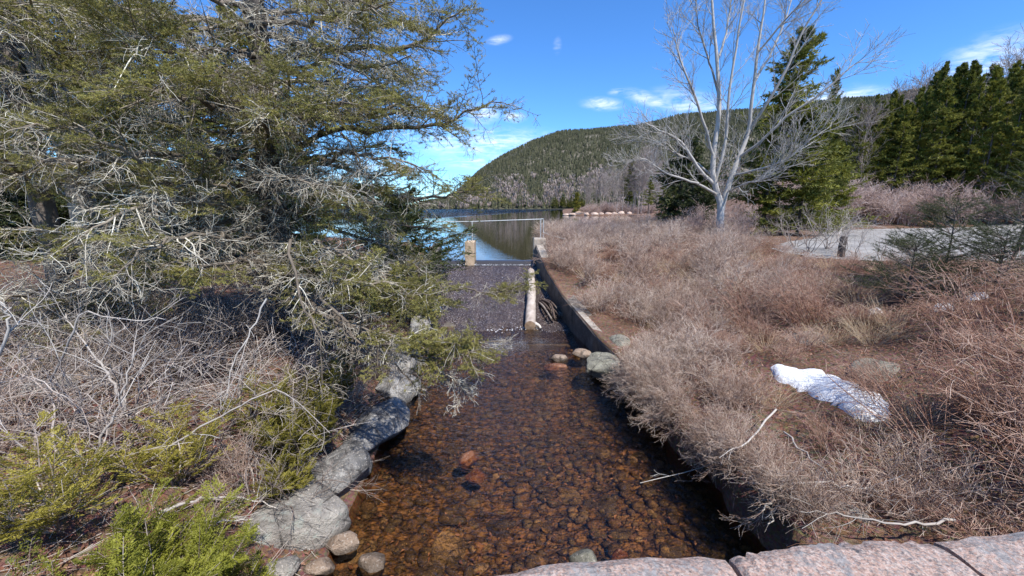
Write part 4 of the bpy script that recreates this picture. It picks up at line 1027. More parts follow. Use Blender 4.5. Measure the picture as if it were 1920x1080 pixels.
# ------------------------------------------------------------------ the large lichen-hung spruce on the left
TB = np.array([-4.55, 8.0, float(G(-4.55, 8.0))])
sp_t = thing('spruce_tree', 'huge old spruce with a dark scaly trunk, half-dead lichen-grey boughs reaching over the stream', 'tree', tuple(TB))
srng = np.random.default_rng(91)
TK = curve([TB + [0, 0, -.2], at(520, 470, 8.0), at(502, 300, 8.05), at(492, 150, 8.1), at(478, 0, 8.1), at(470, -220, 8.2), at(468, -420, 8.2)], 30, .012, srng)
TR_ = np.linspace(.24, .12, 31); TR_[:3] *= [1.5, 1.25, 1.1]
v, f, tt = tubes(TK[None], TR_[None], 14, [.4], srng)
v = v + srng.normal(0, .012, v.shape)
obj('trunk', [(v - TB, f, np.clip(srng.normal(.42, .2, len(v)), 0, 1))], M_BARK, sp_t)
def trunk_at(z): return np.array([np.interp(z, TK[:, 2], TK[:, i]) for i in range(3)])
def bough(parent, P0, path, r0, seed, dead=.35, n2=24, L2=.75, green=.92, nl=.032, nw=.0062, droop=-.25, origin=TB, t0=.12, n3=7, L3=.26, tufty=22, gt=.4):
    """a limb with lichened dead twigs and green sprays towards its end"""
    r = np.random.default_rng(seed)
    P = path[None]; K = path.shape[0] - 1; R = (np.linspace(1, 0, K + 1) ** .9 * (r0 - .006) + .006)[None]
    S, SR = spawn(P, R, n2, t0, 1.0, (35, 75), L2, 6, .5, .003, .14, droop, flat=.45, fall=.35, rmax=.014, r=r)
    tpos = np.tile(np.arange(n2), 1) / n2
    alive = r.random(len(S)) < np.clip(green * sm((tpos - gt + .3) / .5) * (1 - dead) + .08 * green, 0, 1)
    Dd, DRr = spawn(S, SR, n3, .15, 1, (30, 70), L3 * 1.15, 4, .6, .003, .22, droop * .8, fall=.3, rmax=.006, r=r)
    dsel = np.repeat(~alive, n3); 
    D4, DR4 = spawn(Dd[dsel], DRr[dsel], 4, .2, 1, (30, 75), L3 * .55, 3, .7, .0024, .25, droop * .5, rmax=.004, r=r)
    Gt, GR = spawn(S[alive], SR[alive], n3 + 4, .1, 1, (30, 60), L3, 3, .6, .002, .10, .12, flat=.3, fall=.35, rmax=.005, r=r) if alive.any() else (np.zeros((0, 4, 3)), np.zeros((0, 4)))
    tt_ = np.clip(.5 + r.normal(0, .28, len(S)), 0, 1); 
    o = obj('bough', [tubes(P - origin, R, 7, [.25], r), tubes(S - origin, SR, 4, tt_, r), tubes(Dd[dsel] - origin, DRr[dsel], 3, np.clip(r.normal(.58, .28, dsel.sum()), 0, 1), r),
                       tubes(D4 - origin, DR4, 3, np.clip(r.normal(.62, .28, len(D4)), 0, 1), r), tubes(Gt - origin, GR, 3, np.full(len(Gt), .25), r)], M_LICHEN, parent)
    if len(Gt):
        G2, GR2 = spawn(Gt, GR, 3, .2, .95, (30, 55), L3 * .42, 2, .6, .002, .1, .1, flat=.3, r=r)
        gt_ = np.clip(r.normal(.5, .2, len(Gt)), 0, 1)
        obj('needles', [needles(np.concatenate([Gt[:, [0, 1, 3]], G2]) - origin, tufty, nl, nw, (35, 70), r, .0, np.concatenate([gt_, np.repeat(gt_, 3)]), .1)], M_NEEDLE, o, smooth=False)
    return o
def limb_path(pts, K=14, seed=0, jit=.03): return curve(pts, K, jit, np.random.default_rng(seed))
def tz(py): # trunk point at that pixel row
    z = at(500, py, 8.05)[2]; return trunk_at(z)
LIMBS = [  # points (px, py, depth) after the trunk row; base radius, dead share, secondary length
    (330, [(600, 250, 7.8), (700, 242, 7.6), (800, 236, 7.4), (870, 216, 7.2), (945, 186, 7.1)], .06, .25, .75),
    (60, [(590, 90, 7.6), (680, 92, 7.3), (770, 85, 7.0), (825, 50, 6.9), (872, 8, 6.8)], .06, .3, .85),
    (150, [(580, 150, 7.4), (650, 165, 6.8), (720, 170, 6.4), (765, 185, 6.2)], .05, .2, .85),
    (40, [(560, 45, 7), (620, 30, 6.4), (690, 15, 6.0), (740, 0, 5.8)], .05, .3, .8),
    (370, [(600, 355, 7.8), (700, 365, 7.8), (800, 372, 7.9), (860, 360, 8.0), (905, 345, 8)], .055, .45, .8),
    (400, [(600, 405, 8), (700, 410, 8.5), (800, 425, 8.8), (870, 440, 9)], .05, .45, .8),
    (300, [(580, 300, 7.0), (650, 290, 6.4), (730, 300, 6.0), (800, 320, 5.9)], .045, .5, .7),
    (250, [(560, 215, 6.8), (610, 200, 6.0), (665, 190, 5.5)], .045, .1, .7),
    (220, [(430, 200, 6.8), (360, 190, 6.0), (290, 170, 5.4), (230, 175, 5.1)], .05, .35, .8),
    (300, [(420, 290, 6.8), (330, 290, 6.0), (230, 290, 5.4), (130, 300, 5.0), (30, 315, 4.8)], .055, .75, .75),
    (350, [(400, 345, 6.6), (300, 330, 5.8), (200, 262, 5.2), (100, 240, 5.0), (20, 245, 4.8)], .05, .25, .65),
    (400, [(440, 390, 6.8), (360, 380, 6.0), (280, 385, 5.4), (200, 410, 5.0), (110, 470, 4.6)], .05, .85, .75),
    (440, [(470, 440, 6.8), (420, 450, 6.0), (350, 440, 5.2), (270, 470, 4.7), (215, 520, 4.4)], .05, .9, .7),
    (100, [(420, 110, 7), (330, 95, 6.2), (250, 70, 5.8), (180, 20, 5.6)], .05, .35, .9),
    (20, [(430, 10, 7), (350, -20, 6.2), (280, -20, 5.8), (200, -50, 5.6)], .05, .2, .9),
    (470, [(560, 460, 6.8), (600, 455, 6.2), (650, 480, 5.8), (700, 540, 5.6), (735, 560, 5.5)], .045, .3, .6),
    (480, [(530, 500, 6.6), (560, 520, 6.0), (610, 530, 5.6), (680, 525, 5.4), (760, 545, 5.4), (805, 560, 5.4)], .045, .25, .6),
    (490, [(500, 500, 6.6), (460, 490, 6.0), (400, 500, 5.4), (330, 495, 5.0), (285, 500, 4.9)], .04, .3, .5),
    (500, [(540, 540, 6.6), (580, 570, 5.8), (640, 605, 5.2), (710, 640, 4.9), (800, 645, 4.85), (900, 660, 4.8)], .05, .2, .5),
    (380, [(560, 400, 8.4), (640, 440, 8.4), (720, 460, 8.3), (790, 505, 8.2), (842, 548, 8.1)], .05, 1.0, .6),
    (330, [(470, 330, 7.4), (430, 350, 6.6), (380, 340, 6.0), (300, 360, 5.6), (250, 345, 5.4)], .045, .7, .8),
    (200, [(520, 180, 7.0), (540, 150, 6.2), (560, 140, 5.5)], .045, .1, .7),
    (280, [(500, 240, 7.0), (505, 215, 6.2), (520, 195, 5.5)], .045, .5, .6),
    (120, [(640, 120, 8.4), (720, 130, 8.6), (790, 140, 8.8)], .045, .3, .7),
    (200, [(620, 200, 8.2), (720, 205, 8.2), (800, 205, 8.2), (870, 245, 8.2)], .05, .35, .75),
    (420, [(430, 430, 7.0), (330, 440, 6.4), (200, 440, 5.8), (60, 430, 5.4), (-40, 440, 5.2)], .05, .8, .75),
    (350, [(520, 345, 7.0), (540, 330, 6.2), (580, 340, 5.6), (650, 370, 5.3)], .045, .8, .6),
]
for i, (row, pts, r0, dead, L2) in enumerate(LIMBS):
    bough(sp_t, None, limb_path([tz(row)] + [at(*q) for q in pts], 16, 700 + i), r0, 800 + i, dead, 22 + 2 * len(pts), L2)
for i, (row, pts) in enumerate([(500, [(560, 560, 5.9), (640, 600, 5.3), (720, 628, 5.0), (800, 640, 4.9), (870, 640, 4.9)]), (505, [(570, 570, 5.8), (650, 615, 5.2), (740, 660, 4.8), (820, 668, 4.75), (895, 655, 4.75)]),
                             (470, [(560, 480, 6.4), (640, 500, 5.8), (720, 530, 5.6), (800, 580, 5.5)]), (460, [(540, 470, 6.4), (580, 480, 5.8), (640, 520, 5.5), (700, 560, 5.4)]), (475, [(590, 500, 6.4), (660, 480, 6.0), (740, 520, 5.9), (830, 565, 5.8)])]):
    bough(sp_t, None, limb_path([tz(row)] + [at(*q) for q in pts], 16, 1500 + i, .02), .022, 1510 + i, .25, 22, .36, green=1.3, gt=.6, t0=.4, n3=7, L3=.17, nl=.028, nw=.0075)
fr2 = np.random.default_rng(1717)
for i in range(30):      # fuller crown over the stream side and towards the viewer
    if i < 21: px, py, Y = fr2.uniform(570, 860), fr2.uniform(-20, 520), fr2.uniform(5.9, 9.0)
    else: px, py, Y = fr2.uniform(120, 440), fr2.uniform(0, 330), fr2.uniform(5.2, 6.6)
    if px > 800 and py > 240: px -= 60
    b = tz(np.clip(py + fr2.uniform(-30, 70), -200, 520)); e = at(px, py, Y); m1 = b * .6 + e * .4 + [0, 0, fr2.uniform(-.05, .1)]; m2 = b * .25 + e * .75 + [0, 0, fr2.uniform(-.15, .05)]
    bough(sp_t, None, limb_path([b, m1, m2, e], 14, i, .03), .04, 1800 + i, (.45 if i % 3 else .75) if py < 380 else .6, 24, .72, n3=7, gt=.3)
for i in range(34):      # boughs all round the trunk
    r_ = np.random.default_rng(900 + i); z = r_.uniform(2.9, 10.5); a = r_.uniform(0, 6.28); ln = (3.3 - .12 * z) * r_.uniform(.6, 1.1)
    b = trunk_at(z); d = np.array([math.cos(a), math.sin(a), 0]); e = b + d * ln + [0, 0, r_.uniform(-.5, .2)]
    if e[1] < 4.6: e = b + d * ln * .6
    bough(sp_t, None, limb_path([b, b + d * ln * .4 + [0, 0, -.1], b + d * ln * .75 + [0, 0, -.25], e], 12, i, .03), .045, 950 + i, .45, 20, .7, n3=6)
# pendulous dead branches
for i, pts in enumerate([[(640, 250, 6.6), (655, 268, 6.5), (672, 310, 6.4), (696, 340, 6.3), (702, 392, 6.3)], [(545, 450, 5.5), (548, 500, 5.2), (566, 570, 5.0), (598, 620, 4.8), (604, 720, 4.7)],
                         [(490, 380, 7.2), (505, 400, 7.0), (520, 440, 6.9), (545, 480, 6.8)], [(600, 560, 5.2), (640, 600, 5.0), (690, 660, 4.9), (745, 690, 4.8), (790, 735, 4.8)],
                         [(800, 650, 4.85), (815, 690, 4.8), (850, 710, 4.8), (872, 735, 4.8)], [(705, 395, 7.2), (720, 420, 7), (738, 440, 7), (742, 470, 7)], [(300, 330, 5.6), (290, 380, 5.4), (300, 440, 5.2), (298, 490, 5.1)]]):
    bough(sp_t, None, limb_path([at(*q) for q in pts], 14, 60 + i, .015), .022, 980 + i, 1.0, 18, .32, green=0, droop=-.2, n3=5, L3=.16)
# the low green spray held out over the spillway
so_ = thing('spruce_branch', 'small green spruce spray hanging over the spillway at the end of a pale dead branch', 'branch', tuple(at(842, 545, 8.1)))
bough(so_, None, limb_path([at(842, 545, 8.1), at(880, 541, 8.0), at(905, 548, 7.9), at(945, 545, 7.9), at(985, 530, 7.9)], 14, 5, .015), .022, 1990, .35, 22, .5, droop=-.3, origin=np.array(so_.location), t0=.4, gt=.2)
so2 = thing('spruce_branch', 'bare lichened branch tip reaching over the water past the foreground green spray', 'branch', tuple(at(790, 640, 5.6)))
bough(so2, None, limb_path([at(790, 640, 5.6), at(850, 643, 5.6), at(900, 642, 5.6), at(950, 640, 5.6)], 12, 6, .01), .014, 1991, 1.0, 14, .22, green=0, origin=np.array(so2.location), n3=4, L3=.12)

# second conifer at the left edge
S2 = np.array([-7.6, 6.6, float(G(-7.6, 6.6))])
sp2 = thing('spruce_tree', 'old spruce at the left edge with bare grey lower boughs and green upper sprays', 'tree', tuple(S2))
P = curve([S2 + [0, 0, -.2], S2 + [0, 0, 3], S2 + [-.1, .1, 6], S2 + [-.1, .1, 10]], 20, .01)
obj('trunk', [tubes(P[None] - S2, np.linspace(.17, .09, 21)[None], 10, [.5])], M_BARK, sp2)
for i in range(34):
    r_ = np.random.default_rng(1200 + i); z = r_.uniform(2.3, 9.5); a = r_.uniform(-1.9, 1.2) if i % 4 else r_.uniform(0, 6.28); ln = 2.5 * r_.uniform(.6, 1.15)
    b = np.array([np.interp(z, P[:, 2], P[:, k_]) for k_ in range(3)]); d = np.array([math.cos(a), math.sin(a), 0]); e = b + d * ln + [0, 0, r_.uniform(-.5, .3)]
    dead = .85 if z < 4.2 else .4
    bough(sp2, None, limb_path([b, b + d * ln * .45 + [0, 0, -.1], e], 12, i, .03), .04, 1250 + i, dead, 20, .65, n3=6, origin=S2, gt=.25)
# grey broadleaf trunks at the left edge
for k_, (pts, lb, r0) in enumerate([([(192, 585, 6.9), (185, 540, 6.9), (168, 480, 6.85), (150, 400, 6.8), (122, 290, 6.8), (90, 190, 6.8), (45, 80, 6.8), (5, -10, 6.8), (-40, -120, 6.8)], 'leaning grey hardwood trunk behind the boughs at the left edge', .15),
                                   ([(205, 590, 7.6), (190, 480, 7.6), (160, 350, 7.6), (120, 200, 7.6), (95, 110, 7.6), (78, 30, 7.6), (66, -80, 7.6)], 'pale hardwood trunk just right of the leaning grey trunk', .11)]):
    P = curve([at(*q) for q in pts], 24, .01); o0 = P[0].copy(); o0[2] = float(G(o0[0], o0[1]))
    o = thing('hardwood_tree', lb, 'tree', tuple(o0)); P[0] = o0 - [0, 0, .1]
    R = np.linspace(r0, r0 * .55, 25)
    obj('trunk', [tubes(P[None] - o0, R[None], 10, [.55])], M_GREYBARK, o)
    b1, br1 = spawn(P[None], R[None], 14, .3, 1, (35, 75), 2.2, 8, .4, .006, .12, .2, rmax=.035)
    b2, br2 = spawn(b1, br1, 8, .2, 1, (30, 65), .9, 5, .6, .004, .15, .1); b3, br3 = spawn(b2, br2, 5, .2, 1, (30, 65), .35, 3, .6, .003, .15, 0)
    obj('branches', [tubes(b1 - o0, br1, 5), tubes(b2 - o0, br2, 3), tubes(b3 - o0, br3, 3)], M_GREYBARK, o)

# ------------------------------------------------------------------ shrubs
def shrub_parts(seed, n=16, H=.95, spread=.8, K=8, n2=7, n3=5, L2=.36, L3=.16, r0=.007, lean=(0, 0), up=.35, wander=.12, rt=.0016, n4=0):
    r = np.random.default_rng(seed)
    P, R = stems(n, spread, H, K, lean, r0, rt * 1.3, .14, r, wander, up)
    P2, R2 = spawn(P, R, n2, .3, 1, (25, 65), L2, 5, .6, rt, .15, up * .6, r=r, fall=.3)
    P3, R3 = spawn(P2, R2, n3, .2, 1, (25, 65), L3, 3, .7, rt * .9, .17, up * .5, r=r, fall=.2)
    out = [tubes(P, R, 4, r.uniform(.1, .7, len(P)), r), tubes(P2, R2, 3, np.clip(r.normal(.5, .22, len(P2)), 0, 1), r), tubes(P3, R3, 3, np.clip(r.normal(.6, .22, len(P3)), 0, 1), r)]
    if n4:
        P4, R4 = spawn(P3, R3, n4, .3, 1, (25, 60), L3 * .5, 2, .8, rt * .8, .15, up * .4, r=r); out.append(tubes(P4, R4, 3, np.clip(r.normal(.65, .2, len(P4)), 0, 1), r))
    return out
fuzz = [mesh_of('bare_shrub', shrub_parts(2000 + i, 15, .95, .85, n2=7, n3=5, L2=.40, L3=.2, n4=0, rt=.0028, r0=.009, wander=.15), M_SHRUB) for i in range(7)]
redb = [mesh_of('reddish_shrub', shrub_parts(2050 + i, 20, .7, 1.0, n2=6, n3=4, L2=.30, L3=.16, r0=.006, n4=0, rt=.0024), M_ARCH) for i in range(5)]
arch = [mesh_of('arching_shrub', shrub_parts(2100 + i, 16, 1.45, .45, 12, 5, 2, .42, .2, .009, (-.55, .18), -.35, .06, .0026), M_ARCH) for i in range(5)]
alder = [mesh_of('alder_shrub', shrub_parts(2200 + i, 8, 2.0, .8, 12, 5, 4, .85, .36, .021, (0, 0), .05, .19, .0033, 0), M_ALDER) for i in range(6)]
tall = [mesh_of('tall_bush', shrub_parts(2300 + i, 16, 2.2, .55, 8, 8, 5, .7, .36, .016, (0, 0), .5, .1, .007), M_REDBUSH) for i in range(5)]
g_r = np.random.default_rng(41)
def shrub(me, name, x, y, s, label, group, rz=None, tilt=0.08, sz=None, cat='shrub', dz=0.0):
    o = bpy.data.objects.new(name, me); link(o)
    o.location = (x, y, float(G(x, y)) + dz); o.rotation_euler = (g_r.normal(0, tilt), g_r.normal(0, tilt), g_r.uniform(0, 6.28) if rz is None else rz)
    o.scale = (s, s, s if sz is None else sz); return tag(o, label, cat, group)
snow_c = gnd(1545, 730)
def free(x, y, m=0.0):
    if 10.2 - m < x and 11.3 < y < 34 and x < 75: # the lot
        q = np.array([x, y]); e = ep[:, :2]; a_ = np.arctan2(e[:, 1] - 21, e[:, 0] - 24); o_ = np.argsort(a_)
        rr2 = np.interp(math.atan2(y - 21, x - 24), a_[o_], np.linalg.norm(e - [24, 21], axis=1)[o_], period=2 * math.pi)
        if np.linalg.norm(q - [24, 21]) < rr2 + m: return False
    return True
# fine grey shrubs on the right bank, thickest by the wall and towards the lake
n_ = 0
spots = []
while n_ < 210:
    Y = 3.6 + 27 * g_r.random() ** 1.35; s = (.12 + 1.9 * g_r.random() ** 1.2) if Y < 9 else .45 + (5.5 if Y < 14 else 9) * g_r.random() ** 1.15
    x = float(XR(Y)) + s
    if not free(x, Y, .7) or -1.1 < x - snow_c[0] < 1.7 and -1.75 < Y - snow_c[1] < 1.0: continue
    if 8.4 < Y < 19 and s < .56 or Y < 6.2 and s > .3 and g_r.random() < .85 or math.hypot(x - 3.1, Y - 10.4) < .9: continue
    k_ = (.62 + .22 * min((Y - 3) / 8, 1)) * g_r.uniform(.8, 1.2) * (.8 if s < .6 else 1) * (1.15 if Y > 12 else 1)
    shrub(fuzz[n_ % 7], 'bare_shrub', x, Y, k_ * 1.1, 'bare twiggy grey-brown shrub in the thicket along the wall on the right bank', 'bare shrubs along the wall', sz=k_ * .95); n_ += 1
n_ = 0
while n_ < 120:
    Y = 2.2 + 15 * g_r.random() ** 1.2; x = float(XR(Y)) + 1.0 + 9.5 * g_r.random()
    if not free(x, Y, .5) or -1.0 < x - snow_c[0] < 1.5 and -1.3 < Y - snow_c[1] < .75: continue
    shrub(redb[n_ % 5], 'reddish_shrub', x, Y, g_r.uniform(.55, .95), 'low tangled reddish-brown shrub on the leafy ground of the right bank', 'low reddish shrubs on the right bank', sz=g_r.uniform(.4, .75)); n_ += 1
n_ = 0
while n_ < 96:
    Y = 1.5 + 8.5 * g_r.random(); x = float(XR(Y)) + 1.9 + 8.0 * g_r.random() ** .8
    if -.9 < x - snow_c[0] < 1.5 and -1.3 < Y - snow_c[1] < .5: continue
    if Y > 6.8 and x / Y > .86: continue
    shrub(arch[n_ % 5], 'arching_shrub', x, Y, g_r.uniform(.65, 1.05), 'shrub of long thin arching stems bowed over the brown right bank', 'arching-stemmed shrubs on the right bank', rz=g_r.normal(0, .5)); n_ += 1
for i in range(46):
    Y = 3.75 + 4.5 * g_r.random() ** .8; x = float(XR(Y)) + g_r.uniform(.04, .26); k_ = g_r.uniform(.38, .68)
    o = bpy.data.objects.new('overhanging_shrub', fuzz[i % 7]); link(o)
    o.location = (x, Y, float(np.interp(Y, EBy, EBz)) - g_r.uniform(.02, .25)); o.rotation_euler = Euler((g_r.normal(0, .2), -g_r.uniform(.45, 1.25), g_r.uniform(-.5, .5)), 'XYZ'); o.scale = (k_,) * 3
    tag(o, 'bare grey shrub drooping over the edge of the right bank above the stream', 'shrub', 'shrubs overhanging the stream')
for i in range(4):
    x = snow_c[0] + g_r.uniform(-.1, .7); Y = snow_c[1] + g_r.uniform(-.75, -.35)
    shrub(arch[i % 5], 'arching_shrub', x, Y, g_r.uniform(.5, .65), 'shrub of thin stems bowed across the long snow patch', 'stems bowed over the snow', rz=g_r.normal(0, .4), sz=.5)
tuft = [mesh_of('dry_grass_tuft', (lambda r_, P_R: [tubes(P_R[0], P_R[1], 3, r_.uniform(.3, 1, len(P_R[0])), r_)])(np.random.default_rng(2400 + i), stems(90, 1.1, .5, 6, (-.15, .05), .0026, .0012, .12, np.random.default_rng(2450 + i), .10, -.9)), M_STRAW) for i in range(4)]
n_ = 0
while n_ < 90:
    Y = 3.2 + 13 * g_r.random(); x = float(XR(Y)) + 1.2 + 8.5 * g_r.random()
    if not free(x, Y, .4) or -.8 < x - snow_c[0] < 1.2 and -1.1 < Y - snow_c[1] < .5: continue
    shrub(tuft[n_ % 4], 'dry_grass_tuft', x, Y, g_r.uniform(.8, 1.5), 'tuft of dry straw-coloured grass among the brown brush of the right bank', 'dry grass tufts on the right bank', cat='grass tuft'); n_ += 1
# brush behind the parking area and round the white-barked tree
n_ = 0
while n_ < 190:
    if n_ < 110: px = g_r.uniform(1480, 2080); Y = g_r.uniform(24, 46) if n_ < 40 else g_r.uniform(34, 43)
    else: px = g_r.uniform(1060, 1520); Y = g_r.uniform(20, 58)
    x = at(px, 400, Y)[0]
    if x < XR(Y) + .6 or not free(x, Y, 1.2): continue
    k_ = (g_r.uniform(.65, 1.0) if Y < 34 else g_r.uniform(1.0, 1.6)) if n_ < 110 else (g_r.uniform(.5, .8) if px > 1300 else g_r.uniform(.3, .5))
    shrub(tall[n_ % 5], 'tall_bush', x, Y, k_ * 1.15, 'leafless brown-grey bush in the belt of brush behind the parking area' if n_ < 110 else 'leafless bush in the brush between the lake and the white-barked tree',
          'bushes behind the parking area' if n_ < 110 else 'bushes by the lake end of the thicket', sz=k_, cat='bush'); n_ += 1
for i, (px, Y, k_) in enumerate([(1590, 14.5, .9), (1560, 16, .95), (1622, 13.2, .75), (1500, 17, .9), (1680, 11.5, .6), (1530, 15, .8)]):
    x = at(px, 400, Y)[0]; shrub(alder[i], 'alder_shrub', x, Y, k_, 'open grey shrub standing at the near edge of the parking area', 'open shrubs at the parking edge')
# wood post at the parking edge
pp_ = at(1578, 470, 13.4); z0 = float(G(pp_[0], 13.4))
tag(obj('wooden_post', [tubes(np.array([[[0, 0, -.2], [0, 0, .35], [0.01, 0, .68], [0.01, 0, .70]]]), np.array([[.11, .105, .10, .06]]), 10, [.3])], M_BARK, loc=(pp_[0], 13.4, z0)), 'short dark wooden post at the near edge of the parking area', 'post')

# left bank tangle of grey alders
n_ = 0
while n_ < 84:
    Y = 2.6 + 6.6 * g_r.random(); s = .5 + 6.0 * g_r.random() ** 1.1; x = float(XL(Y)) - s
    if Y < 3.4 and s < 2.6: continue
    k_ = g_r.uniform(.45, .75) * (1 if s > 1 else .7)
    shrub(alder[n_ % 6], 'alder_shrub', x, Y, k_ * 1.15, 'tangled leafless grey alder shrub on the left bank', 'alders on the left bank', tilt=.3, sz=k_ * .85); n_ += 1
for i in range(9):
    Y = 3.2 + 5.2 * g_r.random(); x = float(XL(Y)) - .7 - 4.5 * g_r.random()
    shrub(fuzz[i % 7], 'bare_shrub', x, Y, g_r.uniform(.6, .9), 'fine bare twiggy shrub among the alders of the left bank', 'fine shrubs on the left bank', tilt=.2)
# larger curved pale branches
def fallen(label, pts, r0, seed, mat=M_PALE, n2=5, L2=.5, kids=True):
    P = curve([np.array(q) for q in pts], 16, .012, np.random.default_rng(seed))[None]; R = (np.linspace(1, .3, 17) * r0)[None]; o0 = P[0, 0].copy(); r = np.random.default_rng(seed)
    parts = [tubes(P - o0, R, 7, [.6], r)]
    a, b = spawn(P, R, n2, .25, 1, (30, 65), L2, 6, .5, .0025, .14, .1, r=r); c, d = spawn(a, b, 4, .3, 1, (30, 65), L2 * .45, 4, .6, .002, .15, .1, r=r)
    parts += [tubes(a - o0, b, 4, None, r), tubes(c - o0, d, 3, None, r)]
    return tag(obj('fallen_branch', parts, mat, loc=tuple(o0)), label, 'branch')
def gl(l, lift): return [gnd(a, b, lf) for (a, b), lf in zip(l, lift if hasattr(lift, '__len__') else [lift] * len(l))]
fallen('long pale branch slanting out of the brush towards the stream, right bank', gl([(1455, 768), (1420, 810), (1380, 845), (1340, 868), (1200, 905)], [.4, .42, .45, .45, .4]), .015, 1)
fallen('pale forked dead branch lying across leaves near the parapet', gl([(1360, 910), (1450, 908), (1545, 905), (1600, 915), (1660, 920)], [.3, .32, .35, .3, .25]), .016, 2)
fallen('thin straight grey branch leaning down to the forked dead branch', gl([(1470, 810), (1520, 860), (1555, 890), (1562, 905)], [.5, .45, .4, .32]), .012, 3)
fallen('grey dead branch crossing leaves in the lower right corner', gl([(1790, 975), (1690, 982), (1590, 965), (1500, 958)], [.3, .35, .35, .3]), .013, 4)
for i in range(34):
    px = g_r.uniform(1085, 1260); Y = g_r.uniform(132.5, 150); x = at(px, 400, Y)[0]; k_ = g_r.uniform(.9, 1.7)
    shrub(tall[i % 5], 'tall_bush', x, Y, k_ * 1.6, 'leafless pinkish bush under the bare trees of the far point', 'bushes of the far point', sz=k_, cat='bush')
fallen('grey branch lying over litter beside the big flat boulder', [gnd(300, 960, .15), gnd(380, 935, .2), gnd(450, 932, .2), gnd(520, 950, .35)], .018, 5)
fallen('second grey branch lower down beside the big flat boulder', [gnd(330, 985, .1), gnd(400, 980, .15), gnd(470, 975, .25)], .014, 6)
for i, (lb, pts, r0) in enumerate([('crooked pale alder stem bending out over the left bank litter', [(235, 770, 4.2), (215, 720, 4.2), (190, 680, 4.3), (150, 630, 4.4), (125, 590, 4.6)], .017),
                                   ('pale arched branch sweeping from the alders towards the cedar', [(235, 885, 3.8), (330, 830, 3.8), (420, 780, 3.9), (480, 745, 4.0), (530, 735, 4.1), (620, 810, 4.2)], .013),
                                   ('slender silver dead bough slanting down through the alders', [(500, 560, 4.8), (470, 620, 4.7), (440, 680, 4.6), (420, 760, 4.5), (408, 778, 4.5)], .011),
                                   ('long grey stem leaning left across the left bank rocks', [(80, 760, 4.4), (100, 700, 4.3), (135, 630, 4.2), (160, 590, 4.2), (250, 600, 4.2), (310, 598, 4.3)], .014),
                                   ('pale crooked stem at the left edge of the left bank', [(-30, 700, 3.6), (5, 660, 3.6), (18, 600, 3.6), (12, 575, 3.6), (-10, 560, 3.6)], .016),
                                   ('dark grey stem leaning right out of the yellow cedar', [(180, 850, 3.6), (215, 770, 3.7), (245, 690, 3.8), (255, 620, 4.0)], .013)]):
    fallen(lb, [at(*q) for q in pts], r0, 20 + i, n2=9, L2=.7)
# roots over the dark hole by the parapet
rt = thing('exposed_roots', 'pale dangling roots over the dark undercut bank beside the parapet', 'roots', tuple(gnd(1500, 935, .1)))
o0 = np.array(rt.location); r_ = np.random.default_rng(3)
PP = []
for (a, b) in [((1490, 935), (1475, 1025)), ((1495, 930), (1510, 1020)), ((1500, 935), (1500, 1030)), ((1470, 930), (1440, 985)), ((1530, 940), (1545, 1010)), ((1455, 925), (1425, 960))]:
    p0 = gnd(*a, .1); p1 = at(b[0], b[1], p0[1] - .25); PP.append(curve([p0, (p0 + p1) / 2 + r_.normal(0, .05, 3), p1], 9, .012, r_))
PP = np.array(PP); RR = np.tile(np.linspace(.016, .006, 10), (len(PP), 1))
for i in range(len(PP)): obj('root', [tubes(PP[i:i + 1] - o0, RR[i:i + 1], 6, [.6])], M_PALE, rt)
a, b = spawn(PP, RR, 5, .2, 1, (30, 70), .22, 4, .5, .002, .2, -.2, r=r_); obj('fine_roots', [tubes(a - o0, b, 3)], M_PALE, rt)

# ------------------------------------------------------------------ cedars
def cedar_parts(seed, n=10, H=.9, spread=.7, r0=.01, n2=12, n3=12, L2=.3, L3=.12, lean=(0, 0), nt=7, up=.35):
    r = np.random.default_rng(seed)
    P, R = stems(n, spread, H, 8, lean, r0, .003, .12, r, .08, up)
    P2, R2 = spawn(P, R, n2, .15, 1, (35, 60), L2, 5, .5, .0018, .07, .15, flat=.5, fall=.4, r=r)
    P3, R3 = spawn(P2, R2, n3, .05, 1, (35, 48), L3, 3, .6, .0015, .05, .05, flat=.10, fall=.6, r=r, sd=.15)
    tn = np.repeat(r.random(len(P2)) * .7 + .15, n3) + r.normal(0, .08, len(P3))
    P4, _ = spawn(P3, R3, 7, .1, 1, (30, 42), L3 * .3, 2, .6, .001, .04, 0, flat=.08, fall=.6, r=r, sd=.15)
    nd = needles(P4, 4, .014, .008, (3, 22), r, .0, np.clip(np.repeat(tn, 7), 0, 1))
    nd2 = needles(P3[:, [0, 1, 3]], 8, .018, .009, (3, 20), r, .0, np.clip(tn, 0, 1))
    return [tubes(P, R, 5, None, r), tubes(P2, R2, 3, None, r)], [nd, nd2]
def cedar(label, loc, mat, seed, s=1.0, **k):
    a, b = cedar_parts(seed, **k); o = thing('cedar_shrub', label, 'shrub', loc); o.scale = (s,) * 3
    obj('stems', a, M_ALDER, o); obj('foliage', b, mat, o, smooth=False); return o
def gp(x, y): return (x, y, float(G(x, y)))
cedar('bright yellow-green cedar sprays crowding the lower left corner', gp(-2.85, 2.65), M_CEDAR, 3001, n=26, H=1.0, spread=.8, n2=12, n3=16, L2=.36, L3=.15)
cedar('smaller bright cedar tuft right of the bright corner cedar', gp(-2.45, 2.75), M_CEDAR, 3002, n=12, H=.8, spread=.5, n2=12, n3=15, L2=.30, L3=.13)
cedar('dark green cedar clump overhanging the stream boulders in midbank', gp(-3.0, 5.15), M_CEDAR_DULL, 3003, n=16, H=1.25, spread=.5, n2=16, n3=12, L2=.34, L3=.13)
